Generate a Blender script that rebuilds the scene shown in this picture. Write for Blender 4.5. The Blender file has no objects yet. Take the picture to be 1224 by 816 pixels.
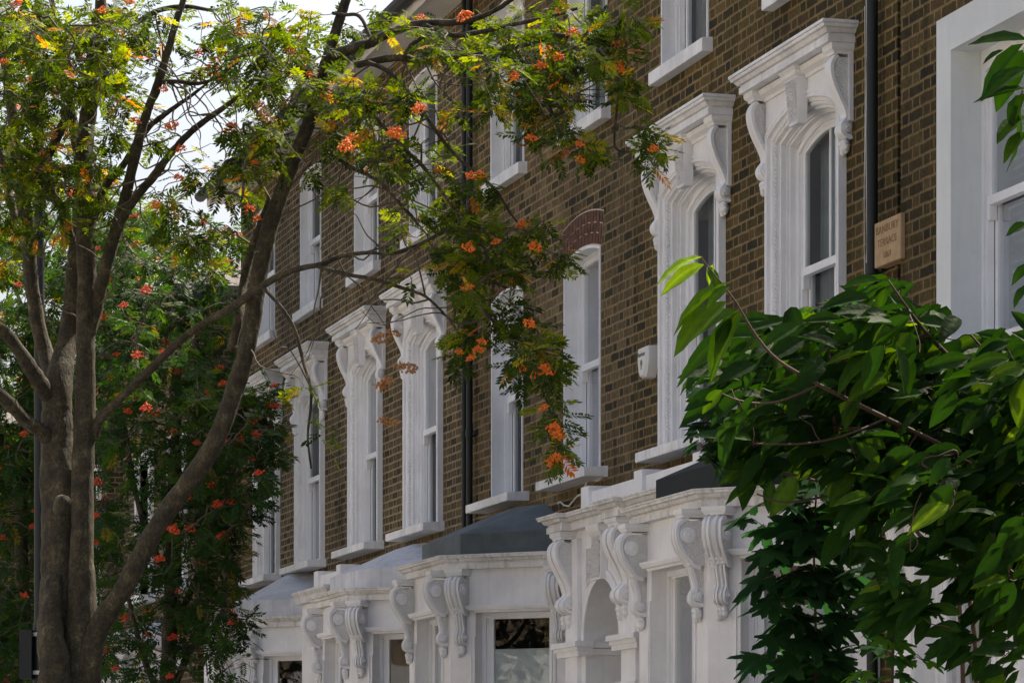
import bpy, bmesh, math, random
import numpy as np
from mathutils import Vector, Matrix, noise
random.seed(7); rng = np.random.default_rng(11)
SC = bpy.context.scene; COL = SC.collection
# ---------------------------------------------------------------- camera model (metres; facades lie on y=0, street on -y)
F, CX, XV, YV, DD, EYE = 4000., 612., -500., 950., 8.15, 1.6
TH = math.atan((CX-XV)/F); CT, ST = math.cos(TH), math.sin(TH); PD = DD*CT
def ray(px, py, Y):                       # point at image-measured direction and depth Y
    X = (px-CX)/F*Y
    return (-CT*Y+ST*X, -PD+ST*Y+CT*X, EYE+(YV-py)/F*Y)
def depth_at(px, y):                      # depth at which the direction px meets the plane y
    return (y+PD)/(ST+(px-CX)/F*CT)
# ---------------------------------------------------------------- materials
def new_mat(name):
    m = bpy.data.materials.new(name); m.use_nodes = True; nt = m.node_tree
    return m, nt, nt.nodes, nt.links, nt.nodes['Principled BSDF']
def N(ns, t, **kw):
    n = ns.new(t)
    for k, v in kw.items():
        if k.startswith('i_'): n.inputs[k[2:].replace('_', ' ')].default_value = v
        else: setattr(n, k, v)
    return n
def math_n(ns, ls, op, a, b=None):
    n = ns.new('ShaderNodeMath'); n.operation = op
    for i, v in enumerate((a, b)):
        if v is None: continue
        if isinstance(v, (int, float)): n.inputs[i].default_value = v
        else: ls.new(v, n.inputs[i])
    return n.outputs[0]
def ramp(ns, pts, interp='LINEAR'):
    r = ns.new('ShaderNodeValToRGB'); cr = r.color_ramp; cr.interpolation = interp
    while len(cr.elements) < len(pts): cr.elements.new(.5)
    for e, (p, c) in zip(cr.elements, pts): e.position = p; e.color = (*c, 1)
    return r
def brick_mat(name, tones, mortar, dirt=.25):
    m, nt, ns, ls, b = new_mat(name)
    geo = ns.new('ShaderNodeNewGeometry'); sep = ns.new('ShaderNodeSeparateXYZ')
    nz = N(ns, 'ShaderNodeTexNoise', i_Scale=9., i_Detail=4.); ls.new(geo.outputs['Position'], nz.inputs['Vector'])
    off = N(ns, 'ShaderNodeVectorMath', operation='MULTIPLY_ADD'); ls.new(nz.outputs['Color'], off.inputs[0]); off.inputs[1].default_value = (.017,)*3
    ls.new(geo.outputs['Position'], off.inputs[2]); ls.new(off.outputs[0], sep.inputs[0])
    u = math_n(ns, ls, 'ADD', sep.outputs[0], sep.outputs[1])
    u = math_n(ns, ls, 'ADD', u, 500.); z = math_n(ns, ls, 'DIVIDE', sep.outputs[2], .075)
    row = math_n(ns, ls, 'FLOOR', z); fz = math_n(ns, ls, 'FRACT', z)
    par = math_n(ns, ls, 'MODULO', row, 2.)
    t0 = math_n(ns, ls, 'ADD', math_n(ns, ls, 'DIVIDE', u, .3375), math_n(ns, ls, 'MULTIPLY', par, .5))
    cell = math_n(ns, ls, 'FLOOR', t0); t = math_n(ns, ls, 'FRACT', t0)
    hd = math_n(ns, ls, 'GREATER_THAN', t, .6667)
    du = math_n(ns, ls, 'MINIMUM', math_n(ns, ls, 'MINIMUM', t, math_n(ns, ls, 'SUBTRACT', 1., t)), math_n(ns, ls, 'ABSOLUTE', math_n(ns, ls, 'SUBTRACT', t, .6667)))
    du = math_n(ns, ls, 'MULTIPLY', du, .3375)
    dz = math_n(ns, ls, 'MULTIPLY', math_n(ns, ls, 'MINIMUM', fz, math_n(ns, ls, 'SUBTRACT', 1., fz)), .075)
    d = math_n(ns, ls, 'MINIMUM', du, dz)
    mr = N(ns, 'ShaderNodeMapRange', interpolation_type='SMOOTHSTEP'); ls.new(d, mr.inputs['Value'])
    mr.inputs['From Min'].default_value = .0055; mr.inputs['From Max'].default_value = .0115
    idv = ns.new('ShaderNodeCombineXYZ'); ls.new(row, idv.inputs[0]); ls.new(math_n(ns, ls, 'ADD', math_n(ns, ls, 'MULTIPLY', cell, 2.), hd), idv.inputs[1])
    wn = N(ns, 'ShaderNodeTexWhiteNoise', noise_dimensions='3D'); ls.new(idv.outputs[0], wn.inputs['Vector'])
    rp = ramp(ns, [(i/(len(tones)), c) for i, c in enumerate(tones)], 'CONSTANT'); ls.new(wn.outputs['Value'], rp.inputs[0])
    n2 = N(ns, 'ShaderNodeTexNoise', i_Scale=38., i_Detail=5., i_Roughness=.65); ls.new(geo.outputs['Position'], n2.inputs['Vector'])
    mr2 = N(ns, 'ShaderNodeMapRange'); ls.new(n2.outputs['Fac'], mr2.inputs['Value']); mr2.inputs['From Min'].default_value = .3; mr2.inputs['From Max'].default_value = .7; mr2.inputs['To Min'].default_value = .6; mr2.inputs['To Max'].default_value = 1.4
    v1 = N(ns, 'ShaderNodeMix', data_type='RGBA', blend_type='MULTIPLY'); v1.inputs[0].default_value = 1
    ls.new(rp.outputs[0], v1.inputs[6]); ls.new(mr2.outputs[0], v1.inputs[7])
    mn = N(ns, 'ShaderNodeMix', data_type='RGBA', blend_type='MULTIPLY'); mn.inputs[0].default_value = .8; mn.inputs[6].default_value = (*mortar, 1); ls.new(mr2.outputs[0], mn.inputs[7])
    mx = N(ns, 'ShaderNodeMix', data_type='RGBA'); ls.new(mr.outputs[0], mx.inputs[0]); ls.new(mn.outputs[2], mx.inputs[6]); ls.new(v1.outputs[2], mx.inputs[7])
    # large soot / weather patches
    mpg = N(ns, 'ShaderNodeMapping'); mpg.inputs['Scale'].default_value = (1, 1, .55); ls.new(geo.outputs['Position'], mpg.inputs[0])
    n3 = N(ns, 'ShaderNodeTexNoise', i_Scale=.9, i_Detail=5., i_Roughness=.6); ls.new(mpg.outputs[0], n3.inputs['Vector'])
    mr3 = N(ns, 'ShaderNodeMapRange'); ls.new(n3.outputs['Fac'], mr3.inputs['Value']); mr3.inputs['From Min'].default_value = .32; mr3.inputs['From Max'].default_value = .68
    mr3.inputs['To Min'].default_value = 1-dirt*1.6; mr3.inputs['To Max'].default_value = 1+dirt
    mz = N(ns, 'ShaderNodeMix', data_type='RGBA', blend_type='MULTIPLY'); mz.inputs[0].default_value = 1; ls.new(mx.outputs[2], mz.inputs[6]); ls.new(mr3.outputs[0], mz.inputs[7])
    mps = N(ns, 'ShaderNodeMapping'); mps.inputs['Scale'].default_value = (7, 7, .5); ls.new(geo.outputs['Position'], mps.inputs[0])
    n5 = N(ns, 'ShaderNodeTexNoise', i_Scale=1., i_Detail=4., i_Roughness=.6); ls.new(mps.outputs[0], n5.inputs['Vector'])
    mr5 = N(ns, 'ShaderNodeMapRange'); ls.new(n5.outputs['Fac'], mr5.inputs['Value']); mr5.inputs['From Min'].default_value = .5; mr5.inputs['From Max'].default_value = .75; mr5.inputs['To Min'].default_value = 1.; mr5.inputs['To Max'].default_value = .55
    m5 = N(ns, 'ShaderNodeMix', data_type='RGBA', blend_type='MULTIPLY'); m5.inputs[0].default_value = 1; ls.new(mz.outputs[2], m5.inputs[6]); ls.new(mr5.outputs[0], m5.inputs[7]); mz = m5
    ls.new(mz.outputs[2], b.inputs['Base Color']); b.inputs['Roughness'].default_value = .92
    b.inputs['Specular IOR Level'].default_value = .2
    h = math_n(ns, ls, 'ADD', math_n(ns, ls, 'MULTIPLY', mr.outputs[0], -.4), math_n(ns, ls, 'MULTIPLY', n2.outputs['Fac'], .6))
    bp = N(ns, 'ShaderNodeBump', i_Strength=.9, i_Distance=.008); ls.new(h, bp.inputs['Height']); ls.new(bp.outputs[0], b.inputs['Normal'])
    return m
def paint_mat(name, col, streak=0., rough=.5, carve=0., mott=.1, cd=.02):
    m, nt, ns, ls, b = new_mat(name)
    geo = ns.new('ShaderNodeNewGeometry')
    n1 = N(ns, 'ShaderNodeTexNoise', i_Scale=3.2, i_Detail=8., i_Roughness=.65); ls.new(geo.outputs['Position'], n1.inputs['Vector'])
    mr = N(ns, 'ShaderNodeMapRange'); ls.new(n1.outputs['Fac'], mr.inputs['Value']); mr.inputs['From Min'].default_value = .3; mr.inputs['From Max'].default_value = .7; mr.inputs['To Min'].default_value = 1-mott*1.5; mr.inputs['To Max'].default_value = 1+mott*.3
    mx = N(ns, 'ShaderNodeMix', data_type='RGBA', blend_type='MULTIPLY'); mx.inputs[0].default_value = 1; mx.inputs[6].default_value = (*col, 1); ls.new(mr.outputs[0], mx.inputs[7])
    out = mx.outputs[2]
    # rain streaks: noise stretched vertically
    mp = N(ns, 'ShaderNodeMapping'); mp.inputs['Scale'].default_value = (26, 26, 2.2); ls.new(geo.outputs['Position'], mp.inputs[0])
    n2 = N(ns, 'ShaderNodeTexNoise', i_Scale=1., i_Detail=3.); ls.new(mp.outputs[0], n2.inputs['Vector'])
    m2 = N(ns, 'ShaderNodeMapRange'); ls.new(n2.outputs['Fac'], m2.inputs['Value']); m2.inputs['From Min'].default_value = .5; m2.inputs['From Max'].default_value = .78; m2.inputs['To Min'].default_value = 0; m2.inputs['To Max'].default_value = max(streak, .06)
    mz = N(ns, 'ShaderNodeMix', data_type='RGBA'); ls.new(m2.outputs[0], mz.inputs[0]); ls.new(out, mz.inputs[6]); mz.inputs[7].default_value = (.13, .12, .085, 1); out = mz.outputs[2]
    ls.new(out, b.inputs['Base Color']); b.inputs['Roughness'].default_value = rough; b.inputs['Specular IOR Level'].default_value = .35
    n4 = N(ns, 'ShaderNodeTexNoise', i_Scale=45., i_Detail=3.); ls.new(geo.outputs['Position'], n4.inputs['Vector'])
    h = n4.outputs['Fac']; st, di = .25, .006
    if carve:
        vo = N(ns, 'ShaderNodeTexVoronoi', feature='DISTANCE_TO_EDGE', i_Scale=carve); ls.new(geo.outputs['Position'], vo.inputs['Vector'])
        r = N(ns, 'ShaderNodeMapRange'); ls.new(vo.outputs['Distance'], r.inputs['Value']); r.inputs['From Max'].default_value = .22
        h = r.outputs[0]; st, di = 1., cd
    bp = N(ns, 'ShaderNodeBump', i_Strength=st, i_Distance=di); ls.new(h, bp.inputs['Height']); ls.new(bp.outputs[0], b.inputs['Normal'])
    return m
def plain(name, col, rough=.6, metal=0., noise=.0, scale=8., bump=0.):
    m, nt, ns, ls, b = new_mat(name); b.inputs['Base Color'].default_value = (*col, 1)
    b.inputs['Roughness'].default_value = rough; b.inputs['Metallic'].default_value = metal
    if noise or bump:
        geo = ns.new('ShaderNodeNewGeometry')
        n = N(ns, 'ShaderNodeTexNoise', i_Scale=scale, i_Detail=6., i_Roughness=.65); ls.new(geo.outputs['Position'], n.inputs['Vector'])
        mr = N(ns, 'ShaderNodeMapRange'); ls.new(n.outputs['Fac'], mr.inputs['Value']); mr.inputs['From Min'].default_value = .3; mr.inputs['From Max'].default_value = .7; mr.inputs['To Min'].default_value = 1-noise; mr.inputs['To Max'].default_value = 1+noise
        mx = N(ns, 'ShaderNodeMix', data_type='RGBA', blend_type='MULTIPLY'); mx.inputs[0].default_value = 1; mx.inputs[6].default_value = (*col, 1); ls.new(mr.outputs[0], mx.inputs[7]); ls.new(mx.outputs[2], b.inputs['Base Color'])
        if bump:
            bp = N(ns, 'ShaderNodeBump', i_Strength=1., i_Distance=bump); ls.new(n.outputs['Fac'], bp.inputs['Height']); ls.new(bp.outputs[0], b.inputs['Normal'])
    return m
def bark_mat(name):
    m, nt, ns, ls, b = new_mat(name)
    geo = ns.new('ShaderNodeNewGeometry')
    n1 = N(ns, 'ShaderNodeTexNoise', i_Scale=11., i_Detail=9., i_Roughness=.75); ls.new(geo.outputs['Position'], n1.inputs['Vector'])
    r = ramp(ns, [(.34, (.018, .014, .007)), (.48, (.042, .033, .016)), (.60, (.078, .063, .031)), (.70, (.19, .165, .105))]); ls.new(n1.outputs['Fac'], r.inputs[0])
    mp = N(ns, 'ShaderNodeMapping'); mp.inputs['Scale'].default_value = (30, 30, 11); ls.new(geo.outputs['Position'], mp.inputs[0])
    n2 = N(ns, 'ShaderNodeTexNoise', i_Scale=1., i_Detail=5., i_Roughness=.7); ls.new(mp.outputs[0], n2.inputs['Vector'])
    m2 = N(ns, 'ShaderNodeMapRange'); ls.new(n2.outputs['Fac'], m2.inputs['Value']); m2.inputs['From Min'].default_value = .3; m2.inputs['From Max'].default_value = .7; m2.inputs['To Min'].default_value = .55; m2.inputs['To Max'].default_value = 1.25
    mx = N(ns, 'ShaderNodeMix', data_type='RGBA', blend_type='MULTIPLY'); mx.inputs[0].default_value = 1; ls.new(r.outputs[0], mx.inputs[6]); ls.new(m2.outputs[0], mx.inputs[7])
    n6 = N(ns, 'ShaderNodeTexNoise', i_Scale=70., i_Detail=4., i_Roughness=.7); ls.new(geo.outputs['Position'], n6.inputs['Vector'])
    m6 = N(ns, 'ShaderNodeMapRange'); ls.new(n6.outputs['Fac'], m6.inputs['Value']); m6.inputs['From Min'].default_value = .35; m6.inputs['From Max'].default_value = .65; m6.inputs['To Min'].default_value = .5; m6.inputs['To Max'].default_value = 1.5
    my = N(ns, 'ShaderNodeMix', data_type='RGBA', blend_type='MULTIPLY'); my.inputs[0].default_value = 1; ls.new(mx.outputs[2], my.inputs[6]); ls.new(m6.outputs[0], my.inputs[7]); mx = my
    ls.new(mx.outputs[2], b.inputs['Base Color']); b.inputs['Roughness'].default_value = .85
    bp = N(ns, 'ShaderNodeBump', i_Strength=1., i_Distance=.018); ls.new(n2.outputs['Fac'], bp.inputs['Height']); ls.new(bp.outputs[0], b.inputs['Normal'])
    return m
def leaf_mat(name, cols, rough=.6, trans=.45, spec=.18, veins=False):
    m, nt, ns, ls, b = new_mat(name)
    at = N(ns, 'ShaderNodeAttribute', attribute_name='tint'); r = ramp(ns, cols); ls.new(at.outputs['Fac'], r.inputs[0])
    if veins:
        geo = ns.new('ShaderNodeNewGeometry'); nz = N(ns, 'ShaderNodeTexNoise', i_Scale=55., i_Detail=4., i_Roughness=.6); ls.new(geo.outputs['Position'], nz.inputs['Vector'])
        q = N(ns, 'ShaderNodeMapRange'); ls.new(nz.outputs['Fac'], q.inputs['Value']); q.inputs['From Min'].default_value = .3; q.inputs['From Max'].default_value = .7; q.inputs['To Min'].default_value = .65; q.inputs['To Max'].default_value = 1.3
        v = N(ns, 'ShaderNodeMix', data_type='RGBA', blend_type='MULTIPLY'); v.inputs[0].default_value = 1; ls.new(r.outputs[0], v.inputs[6]); ls.new(q.outputs[0], v.inputs[7])
        bp = N(ns, 'ShaderNodeBump', i_Strength=.7, i_Distance=.004); ls.new(nz.outputs['Fac'], bp.inputs['Height']); ls.new(bp.outputs[0], b.inputs['Normal']); ls.new(v.outputs[2], b.inputs['Base Color'])
    else: ls.new(r.outputs[0], b.inputs['Base Color'])
    b.inputs['Roughness'].default_value = rough; b.inputs['Specular IOR Level'].default_value = spec
    tr = ns.new('ShaderNodeBsdfTranslucent')
    hs = N(ns, 'ShaderNodeHueSaturation', i_Hue=.478, i_Saturation=1.2, i_Value=2.8); ls.new(r.outputs[0], hs.inputs['Color']); ls.new(hs.outputs[0], tr.inputs['Color'])
    mx = ns.new('ShaderNodeMixShader'); mx.inputs[0].default_value = trans; ls.new(b.outputs[0], mx.inputs[1]); ls.new(tr.outputs[0], mx.inputs[2])
    ls.new(mx.outputs[0], nt.nodes['Material Output'].inputs['Surface'])
    return m
def glass_mat(name, tint=(.75, .8, .8)):
    m, nt, ns, ls, b = new_mat(name); ns.remove(b)
    tr = ns.new('ShaderNodeBsdfTransparent'); tr.inputs[0].default_value = (*tint, 1)
    geo = ns.new('ShaderNodeNewGeometry'); nz = N(ns, 'ShaderNodeTexNoise', i_Scale=2.3, i_Detail=1.); ls.new(geo.outputs['Position'], nz.inputs['Vector'])
    bp = N(ns, 'ShaderNodeBump', i_Strength=.12, i_Distance=.015); ls.new(nz.outputs['Fac'], bp.inputs['Height'])
    gl = ns.new('ShaderNodeBsdfGlossy'); gl.inputs['Roughness'].default_value = .01; gl.inputs['Color'].default_value = (.95, .97, 1, 1); ls.new(bp.outputs[0], gl.inputs['Normal'])
    fr = N(ns, 'ShaderNodeFresnel', i_IOR=1.5); k = math_n(ns, ls, 'ADD', math_n(ns, ls, 'MULTIPLY', fr.outputs[0], .55), .02)
    mx = ns.new('ShaderNodeMixShader'); ls.new(k, mx.inputs[0]); ls.new(tr.outputs[0], mx.inputs[1]); ls.new(gl.outputs[0], mx.inputs[2])
    ls.new(mx.outputs[0], nt.nodes['Material Output'].inputs['Surface'])
    return m
M = {}
M['brick'] = brick_mat('brown_stock_brick', [(0.050,0.038,0.014),(0.064,0.046,0.016),(0.080,0.058,0.018),(0.042,0.034,0.013),(0.096,0.068,0.022),(0.070,0.051,0.016),(0.078,0.050,0.020),(0.029,0.025,0.011),(0.075,0.058,0.018),(0.108,0.075,0.027)], (0.216,0.152,0.068))
M['brick_warm'] = brick_mat('pale_stock_brick', [(0.086,0.064,0.028),(0.115,0.082,0.038),(0.143,0.102,0.048),(0.045,0.037,0.018),(0.123,0.085,0.039),(0.156,0.116,0.057),(0.098,0.070,0.030),(0.119,0.080,0.046),(0.039,0.033,0.016),(0.107,0.080,0.033)], (0.246,0.176,0.090))
M['brick_far'] = brick_mat('hazed_stock_brick', [(0.064,0.049,0.024),(0.093,0.070,0.034),(0.111,0.080,0.041),(0.051,0.041,0.020),(0.123,0.088,0.044),(0.085,0.063,0.029),(0.102,0.070,0.037),(0.043,0.034,0.017)], (0.289,0.221,0.128))  # paler mortar puts the sunlit haze over the left houses into the colour
M['brick_bounce'] = brick_mat('pale_bounce_brick', [(.26,.21,.14),(.32,.25,.17),(.22,.17,.11),(.35,.28,.19)], (.4,.36,.29))  # opposite terrace's brick, lightened to bounce more sun onto the facades
M['white'] = paint_mat('white_masonry_paint', (.86,.85,.845), mott=.10, streak=.08)
M['stain'] = paint_mat('stained_white_paint', (.82,.80,.77), streak=.55, mott=.2)
M['sillm'] = paint_mat('sill_paint', (.86,.85,.84), streak=.22, mott=.2)
M['carved'] = paint_mat('carved_white_plaster', (.80,.78,.76), carve=60., cd=.0035)
M['carved_deep'] = paint_mat('deep_carved_white_plaster', (.80,.78,.75), carve=34., cd=.012)
M['cream'] = paint_mat('cream_masonry_paint', (.74,.70,.64), streak=.12, mott=.15)
M['gloss'] = paint_mat('white_gloss_joinery', (.86,.86,.87), rough=.3, mott=.05)
M['offwhite'] = paint_mat('pale_grey_masonry_paint', (.73,.755,.74), mott=.06)
M['lead'] = paint_mat('grey_roof_felt', (.115,.14,.145), mott=.3, streak=.2, rough=.7)
M['blackroof'] = plain('black_roof_felt', (.007,.012,.010), .9, noise=.3)
M['whiteroof'] = paint_mat('white_painted_roof', (.66,.67,.70), streak=.3, mott=.2)
M['black'] = plain('black_painted_iron', (.004,.008,.007), .6)
M['blackmatt'] = plain('dark_gutter', (.018,.019,.018), .6)
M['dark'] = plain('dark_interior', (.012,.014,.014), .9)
M['glass'] = glass_mat('window_glass')
M['frost'] = plain('frosted_film', (.62,.64,.64), .55, noise=.15, scale=3.)
M['curtain'] = plain('grey_net_curtain', (.30,.32,.31), .9, noise=.25, scale=4.)
M['blind'] = plain('grey_blind_slat', (.22,.23,.235), .7)
M['slate'] = plain('roof_slate', (.20,.18,.17), .7, noise=.3, scale=12., bump=.01)
M['stone'] = plain('buff_stone', (.42,.28,.15), .85, noise=.18, scale=14., bump=.004)
M['stonecut'] = plain('stone_lettering', (.22,.14,.07), .9)
M['plastic'] = plain('white_plastic', (.72,.71,.66), .4)
M['logo'] = plain('grey_print', (.12,.13,.13), .5)
M['terracotta'] = plain('terracotta_clay', (.38,.13,.06), .8, noise=.2)
M['redbrick'] = plain('red_rubbed_brick', (.105,.045,.024), .9, noise=.75, scale=16., bump=.006)
M['palemortar'] = plain('pale_mortar', (.55,.43,.33), .9, noise=.2, scale=30.)
M['bark'] = bark_mat('rowan_bark')
M['twig'] = plain('twig_bark', (.085,.065,.045), .8, noise=.5, scale=6.)
M['redtwig'] = plain('red_brown_twig', (.045,.022,.012), .8)
M['asphalt'] = plain('asphalt', (.12,.115,.105), .9, noise=.2, scale=40., bump=.005)
M['paving'] = plain('paving_slabs', (.28,.27,.25), .9, noise=.15, scale=5.)
M['bounce_pave'] = plain('pale_bounce_paving', (.22,.215,.20), .9, noise=.15, scale=4.)  # unseen paving, made pale to throw sunlight up under the cornices
M['kerb'] = plain('granite_kerb', (.3,.3,.3), .8, noise=.2, scale=30.)
M['earth'] = plain('garden_earth', (.07,.055,.035), .95, noise=.4, scale=6.)
ROW = [(0,(.008,.018,.004)),(.35,(.024,.045,.007)),(.62,(.058,.092,.010)),(.80,(.13,.17,.018)),(.9,(.26,.20,.025)),(1,(.36,.14,.03))]
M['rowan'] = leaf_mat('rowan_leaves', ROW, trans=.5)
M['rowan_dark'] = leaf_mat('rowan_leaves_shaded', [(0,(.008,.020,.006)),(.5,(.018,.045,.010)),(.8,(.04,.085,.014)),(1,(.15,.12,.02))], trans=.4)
M['cherry'] = leaf_mat('cherry_leaves', [(0,(.006,.019,.004)),(.5,(.013,.040,.007)),(.8,(.050,.105,.012)),(1,(.22,.36,.03))], rough=.6, trans=.28, spec=.05, veins=True)  # lime end of the ramp paints sunlight into the tip leaves
M['maple'] = leaf_mat('sycamore_leaves', [(0,(.010,.030,.012)),(.5,(.018,.052,.018)),(1,(.05,.13,.02))], rough=.85, trans=.35, spec=.03)
M['berry'] = plain('orange_berries', (.80,.17,.006), .6, noise=.3, scale=30.)
M['berry_red'] = plain('red_berries', (.66,.060,.005), .6)
M['berry_dry'] = plain('dry_seed_heads', (.42,.20,.07), .8)
# ---------------------------------------------------------------- mesh builder
class MB:
    def __init__(s): s.v = []; s.f = []; s.mi = []; s.T = Matrix.Identity(4); s.cur = 0
    def add(s, vs, fs):
        o = len(s.v); s.v += [tuple(s.T @ Vector(p)) for p in vs]
        for f in fs: s.f.append([i+o for i in f]); s.mi.append(s.cur)
    def box(s, x0, x1, y0, y1, z0, z1):
        s.add([(x0,y0,z0),(x1,y0,z0),(x1,y1,z0),(x0,y1,z0),(x0,y0,z1),(x1,y0,z1),(x1,y1,z1),(x0,y1,z1)],
              [(0,3,2,1),(4,5,6,7),(0,1,5,4),(1,2,6,5),(2,3,7,6),(3,0,4,7)])
    def sweep(s, path, prof, mp, cap=True, close=False):
        n = len(path); vs = []
        for i, (a, b) in enumerate(path):
            if close: p0 = path[i-1]; p1 = path[(i+1) % n]; d1 = (a-p0[0], b-p0[1]); d2 = (p1[0]-a, p1[1]-b)
            else:
                d1 = (a-path[i-1][0], b-path[i-1][1]) if i else None
                d2 = (path[i+1][0]-a, path[i+1][1]-b) if i < n-1 else None
                d1 = d1 or d2; d2 = d2 or d1
            l1 = math.hypot(*d1); l2 = math.hypot(*d2)
            n1 = (d1[1]/l1, -d1[0]/l1); n2 = (d2[1]/l2, -d2[0]/l2); k = 1+n1[0]*n2[0]+n1[1]*n2[1]
            mx, my = (n1[0]+n2[0])/k, (n1[1]+n2[1])/k
            vs += [mp(a+mx*o, b+my*o, c) for o, c in prof]
        k = len(prof); fs = []
        for i in range(n if close else n-1):
            j = (i+1) % n
            for q in range(k-1): fs.append((i*k+q, j*k+q, j*k+q+1, i*k+q+1))
        s.add(vs, fs)
        return vs, k
    def cornice(s, path, prof):                       # prof: (outward, z) from bottom to top; adds soffit and top
        mp = lambda a, b, c: (a, b, c)
        vs, k = s.sweep(path, prof, mp)
        n = len(path)
        s.add([vs[i*k] for i in range(n)], [tuple(range(n))])
        s.add([vs[i*k+k-1] for i in range(n)], [tuple(range(n))[::-1]])
    def tube(s, pts, rad, seg=8, cap=True):
        pts = [Vector(p) for p in pts]; vs = []; n = len(pts); up = None
        for i, p in enumerate(pts):
            t = (pts[min(i+1, n-1)]-pts[max(i-1, 0)]); t = t.normalized() if t.length > 1e-9 else Vector((0,0,1))
            if up is None: up = Vector((1,0,0)) if abs(t.x) < .8 else Vector((0,1,0))
            a = (up - t*up.dot(t)).normalized(); up = a; b = t.cross(a); r = rad[i] if hasattr(rad, '__len__') else rad
            vs += [tuple(p+(a*math.cos(2*math.pi*k/seg)+b*math.sin(2*math.pi*k/seg))*r) for k in range(seg)]
        fs = [(i*seg+k, i*seg+(k+1) % seg, (i+1)*seg+(k+1) % seg, (i+1)*seg+k) for i in range(n-1) for k in range(seg)]
        if cap: fs += [tuple(range(seg))[::-1], tuple((n-1)*seg+k for k in range(seg))]
        s.add(vs, fs)
    def ball(s, c, r, seg=6, rings=4):
        rx, ry, rz = r if hasattr(r, '__len__') else (r, r, r); vs = [(c[0], c[1], c[2]-rz)]
        for i in range(1, rings):
            t = math.pi*i/rings
            vs += [(c[0]+rx*math.sin(t)*math.cos(2*math.pi*k/seg), c[1]+ry*math.sin(t)*math.sin(2*math.pi*k/seg), c[2]-rz*math.cos(t)) for k in range(seg)]
        vs.append((c[0], c[1], c[2]+rz)); L = len(vs)-1
        fs = [(0, 1+(k+1) % seg, 1+k) for k in range(seg)]
        for i in range(rings-2):
            for k in range(seg): a = 1+i*seg; fs.append((a+k, a+(k+1) % seg, a+seg+(k+1) % seg, a+seg+k))
        a = 1+(rings-2)*seg; fs += [(a+k, a+(k+1) % seg, L) for k in range(seg)]
        s.add(vs, fs)
    def disc(s, c, ax, r, h, seg=16):                # short cylinder along axis index ax
        def P(t, u, w):
            v = [0,0,0]; o = [i for i in range(3) if i != ax]; v[o[0]] = t; v[o[1]] = u; v[ax] = w
            return (c[0]+v[0], c[1]+v[1], c[2]+v[2])
        vs = [P(r*math.cos(2*math.pi*k/seg), r*math.sin(2*math.pi*k/seg), 0) for k in range(seg)]
        vs += [P(.88*r*math.cos(2*math.pi*k/seg), .88*r*math.sin(2*math.pi*k/seg), h) for k in range(seg)]
        s.add(vs, [(k, (k+1) % seg, seg+(k+1) % seg, seg+k) for k in range(seg)]+[tuple(seg+k for k in range(seg))])
def tag(o, label=None, cat=None, group=None, kind=None):
    for k, v in (('label', label), ('category', cat), ('group', group), ('kind', kind)):
        if v: o[k] = v
    return o
def obj(name, mb, mats, parent=None, smooth=False, auto=None):
    me = bpy.data.meshes.new(name); me.from_pydata(mb.v, [], mb.f)
    for m in (mats if isinstance(mats, (list, tuple)) else [mats]): me.materials.append(m)
    me.polygons.foreach_set('material_index', mb.mi)
    bm = bmesh.new(); bm.from_mesh(me)
    if len(bm.verts) < 40000: bmesh.ops.remove_doubles(bm, verts=bm.verts, dist=1e-5)
    bmesh.ops.recalc_face_normals(bm, faces=bm.faces)
    if auto is not None:
        for f in bm.faces: f.smooth = True
        for e in bm.edges:
            if len(e.link_faces) != 2 or e.calc_face_angle(3.2) > math.radians(auto): e.smooth = False
    bm.to_mesh(me); bm.free()
    if smooth: me.polygons.foreach_set('use_smooth', [True]*len(me.polygons))
    me.update()
    o = bpy.data.objects.new(name, me); COL.objects.link(o)
    if parent is not None:
        o.parent = parent; o.matrix_parent_inverse = Matrix.Translation(-WLOC.get(parent.name, Vector((0,0,0))))
    WLOC[o.name] = Vector((0,0,0))
    return o
WLOC = {}
def thing(name, loc, label, cat, group=None):
    o = bpy.data.objects.new(name, None); COL.objects.link(o); o.location = loc; o.empty_display_size = .3
    WLOC[o.name] = Vector(loc); tag(o, label, cat, group); return o
def fix_parent(child, parent):
    child.parent = parent; child.matrix_parent_inverse = Matrix.Translation(-WLOC[parent.name])
# ---------------------------------------------------------------- facade parts
XZ = lambda a, b, c: (a, c, b)                        # 2D path in the facade plane, third axis = y
def arch_pts(cx, hw, zs, rise, n=12):                 # segmental arch from left spring to right spring
    if rise < 1e-6: return [(cx-hw, zs), (cx+hw, zs)]
    R = (hw*hw+rise*rise)/(2*rise); zc = zs+rise-R; a = math.asin(min(1, hw/R))
    if rise > hw*.99: a = math.pi/2
    return [(cx+R*math.sin(-a+2*a*i/n), zc+R*math.cos(-a+2*a*i/n)) for i in range(n+1)]
def jamb_path(cx, hw, z0, zs, rise, n=12): return [(cx-hw, z0)]+arch_pts(cx, hw, zs, rise, n)+[(cx+hw, z0)]
def inset(path, d):
    out = []
    for i, (a, b) in enumerate(path):
        p0 = path[max(i-1, 0)]; p1 = path[min(i+1, len(path)-1)]
        d1 = (a-p0[0], b-p0[1]) if i else (p1[0]-a, p1[1]-b); d2 = (p1[0]-a, p1[1]-b) if i < len(path)-1 else d1
        l1 = math.hypot(*d1); l2 = math.hypot(*d2); n1 = (d1[1]/l1, -d1[0]/l1); n2 = (d2[1]/l2, -d2[0]/l2); k = 1+n1[0]*n2[0]+n1[1]*n2[1]
        out.append((a+(n1[0]+n2[0])/k*d, b+(n1[1]+n2[1])/k*d))
    return out
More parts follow.
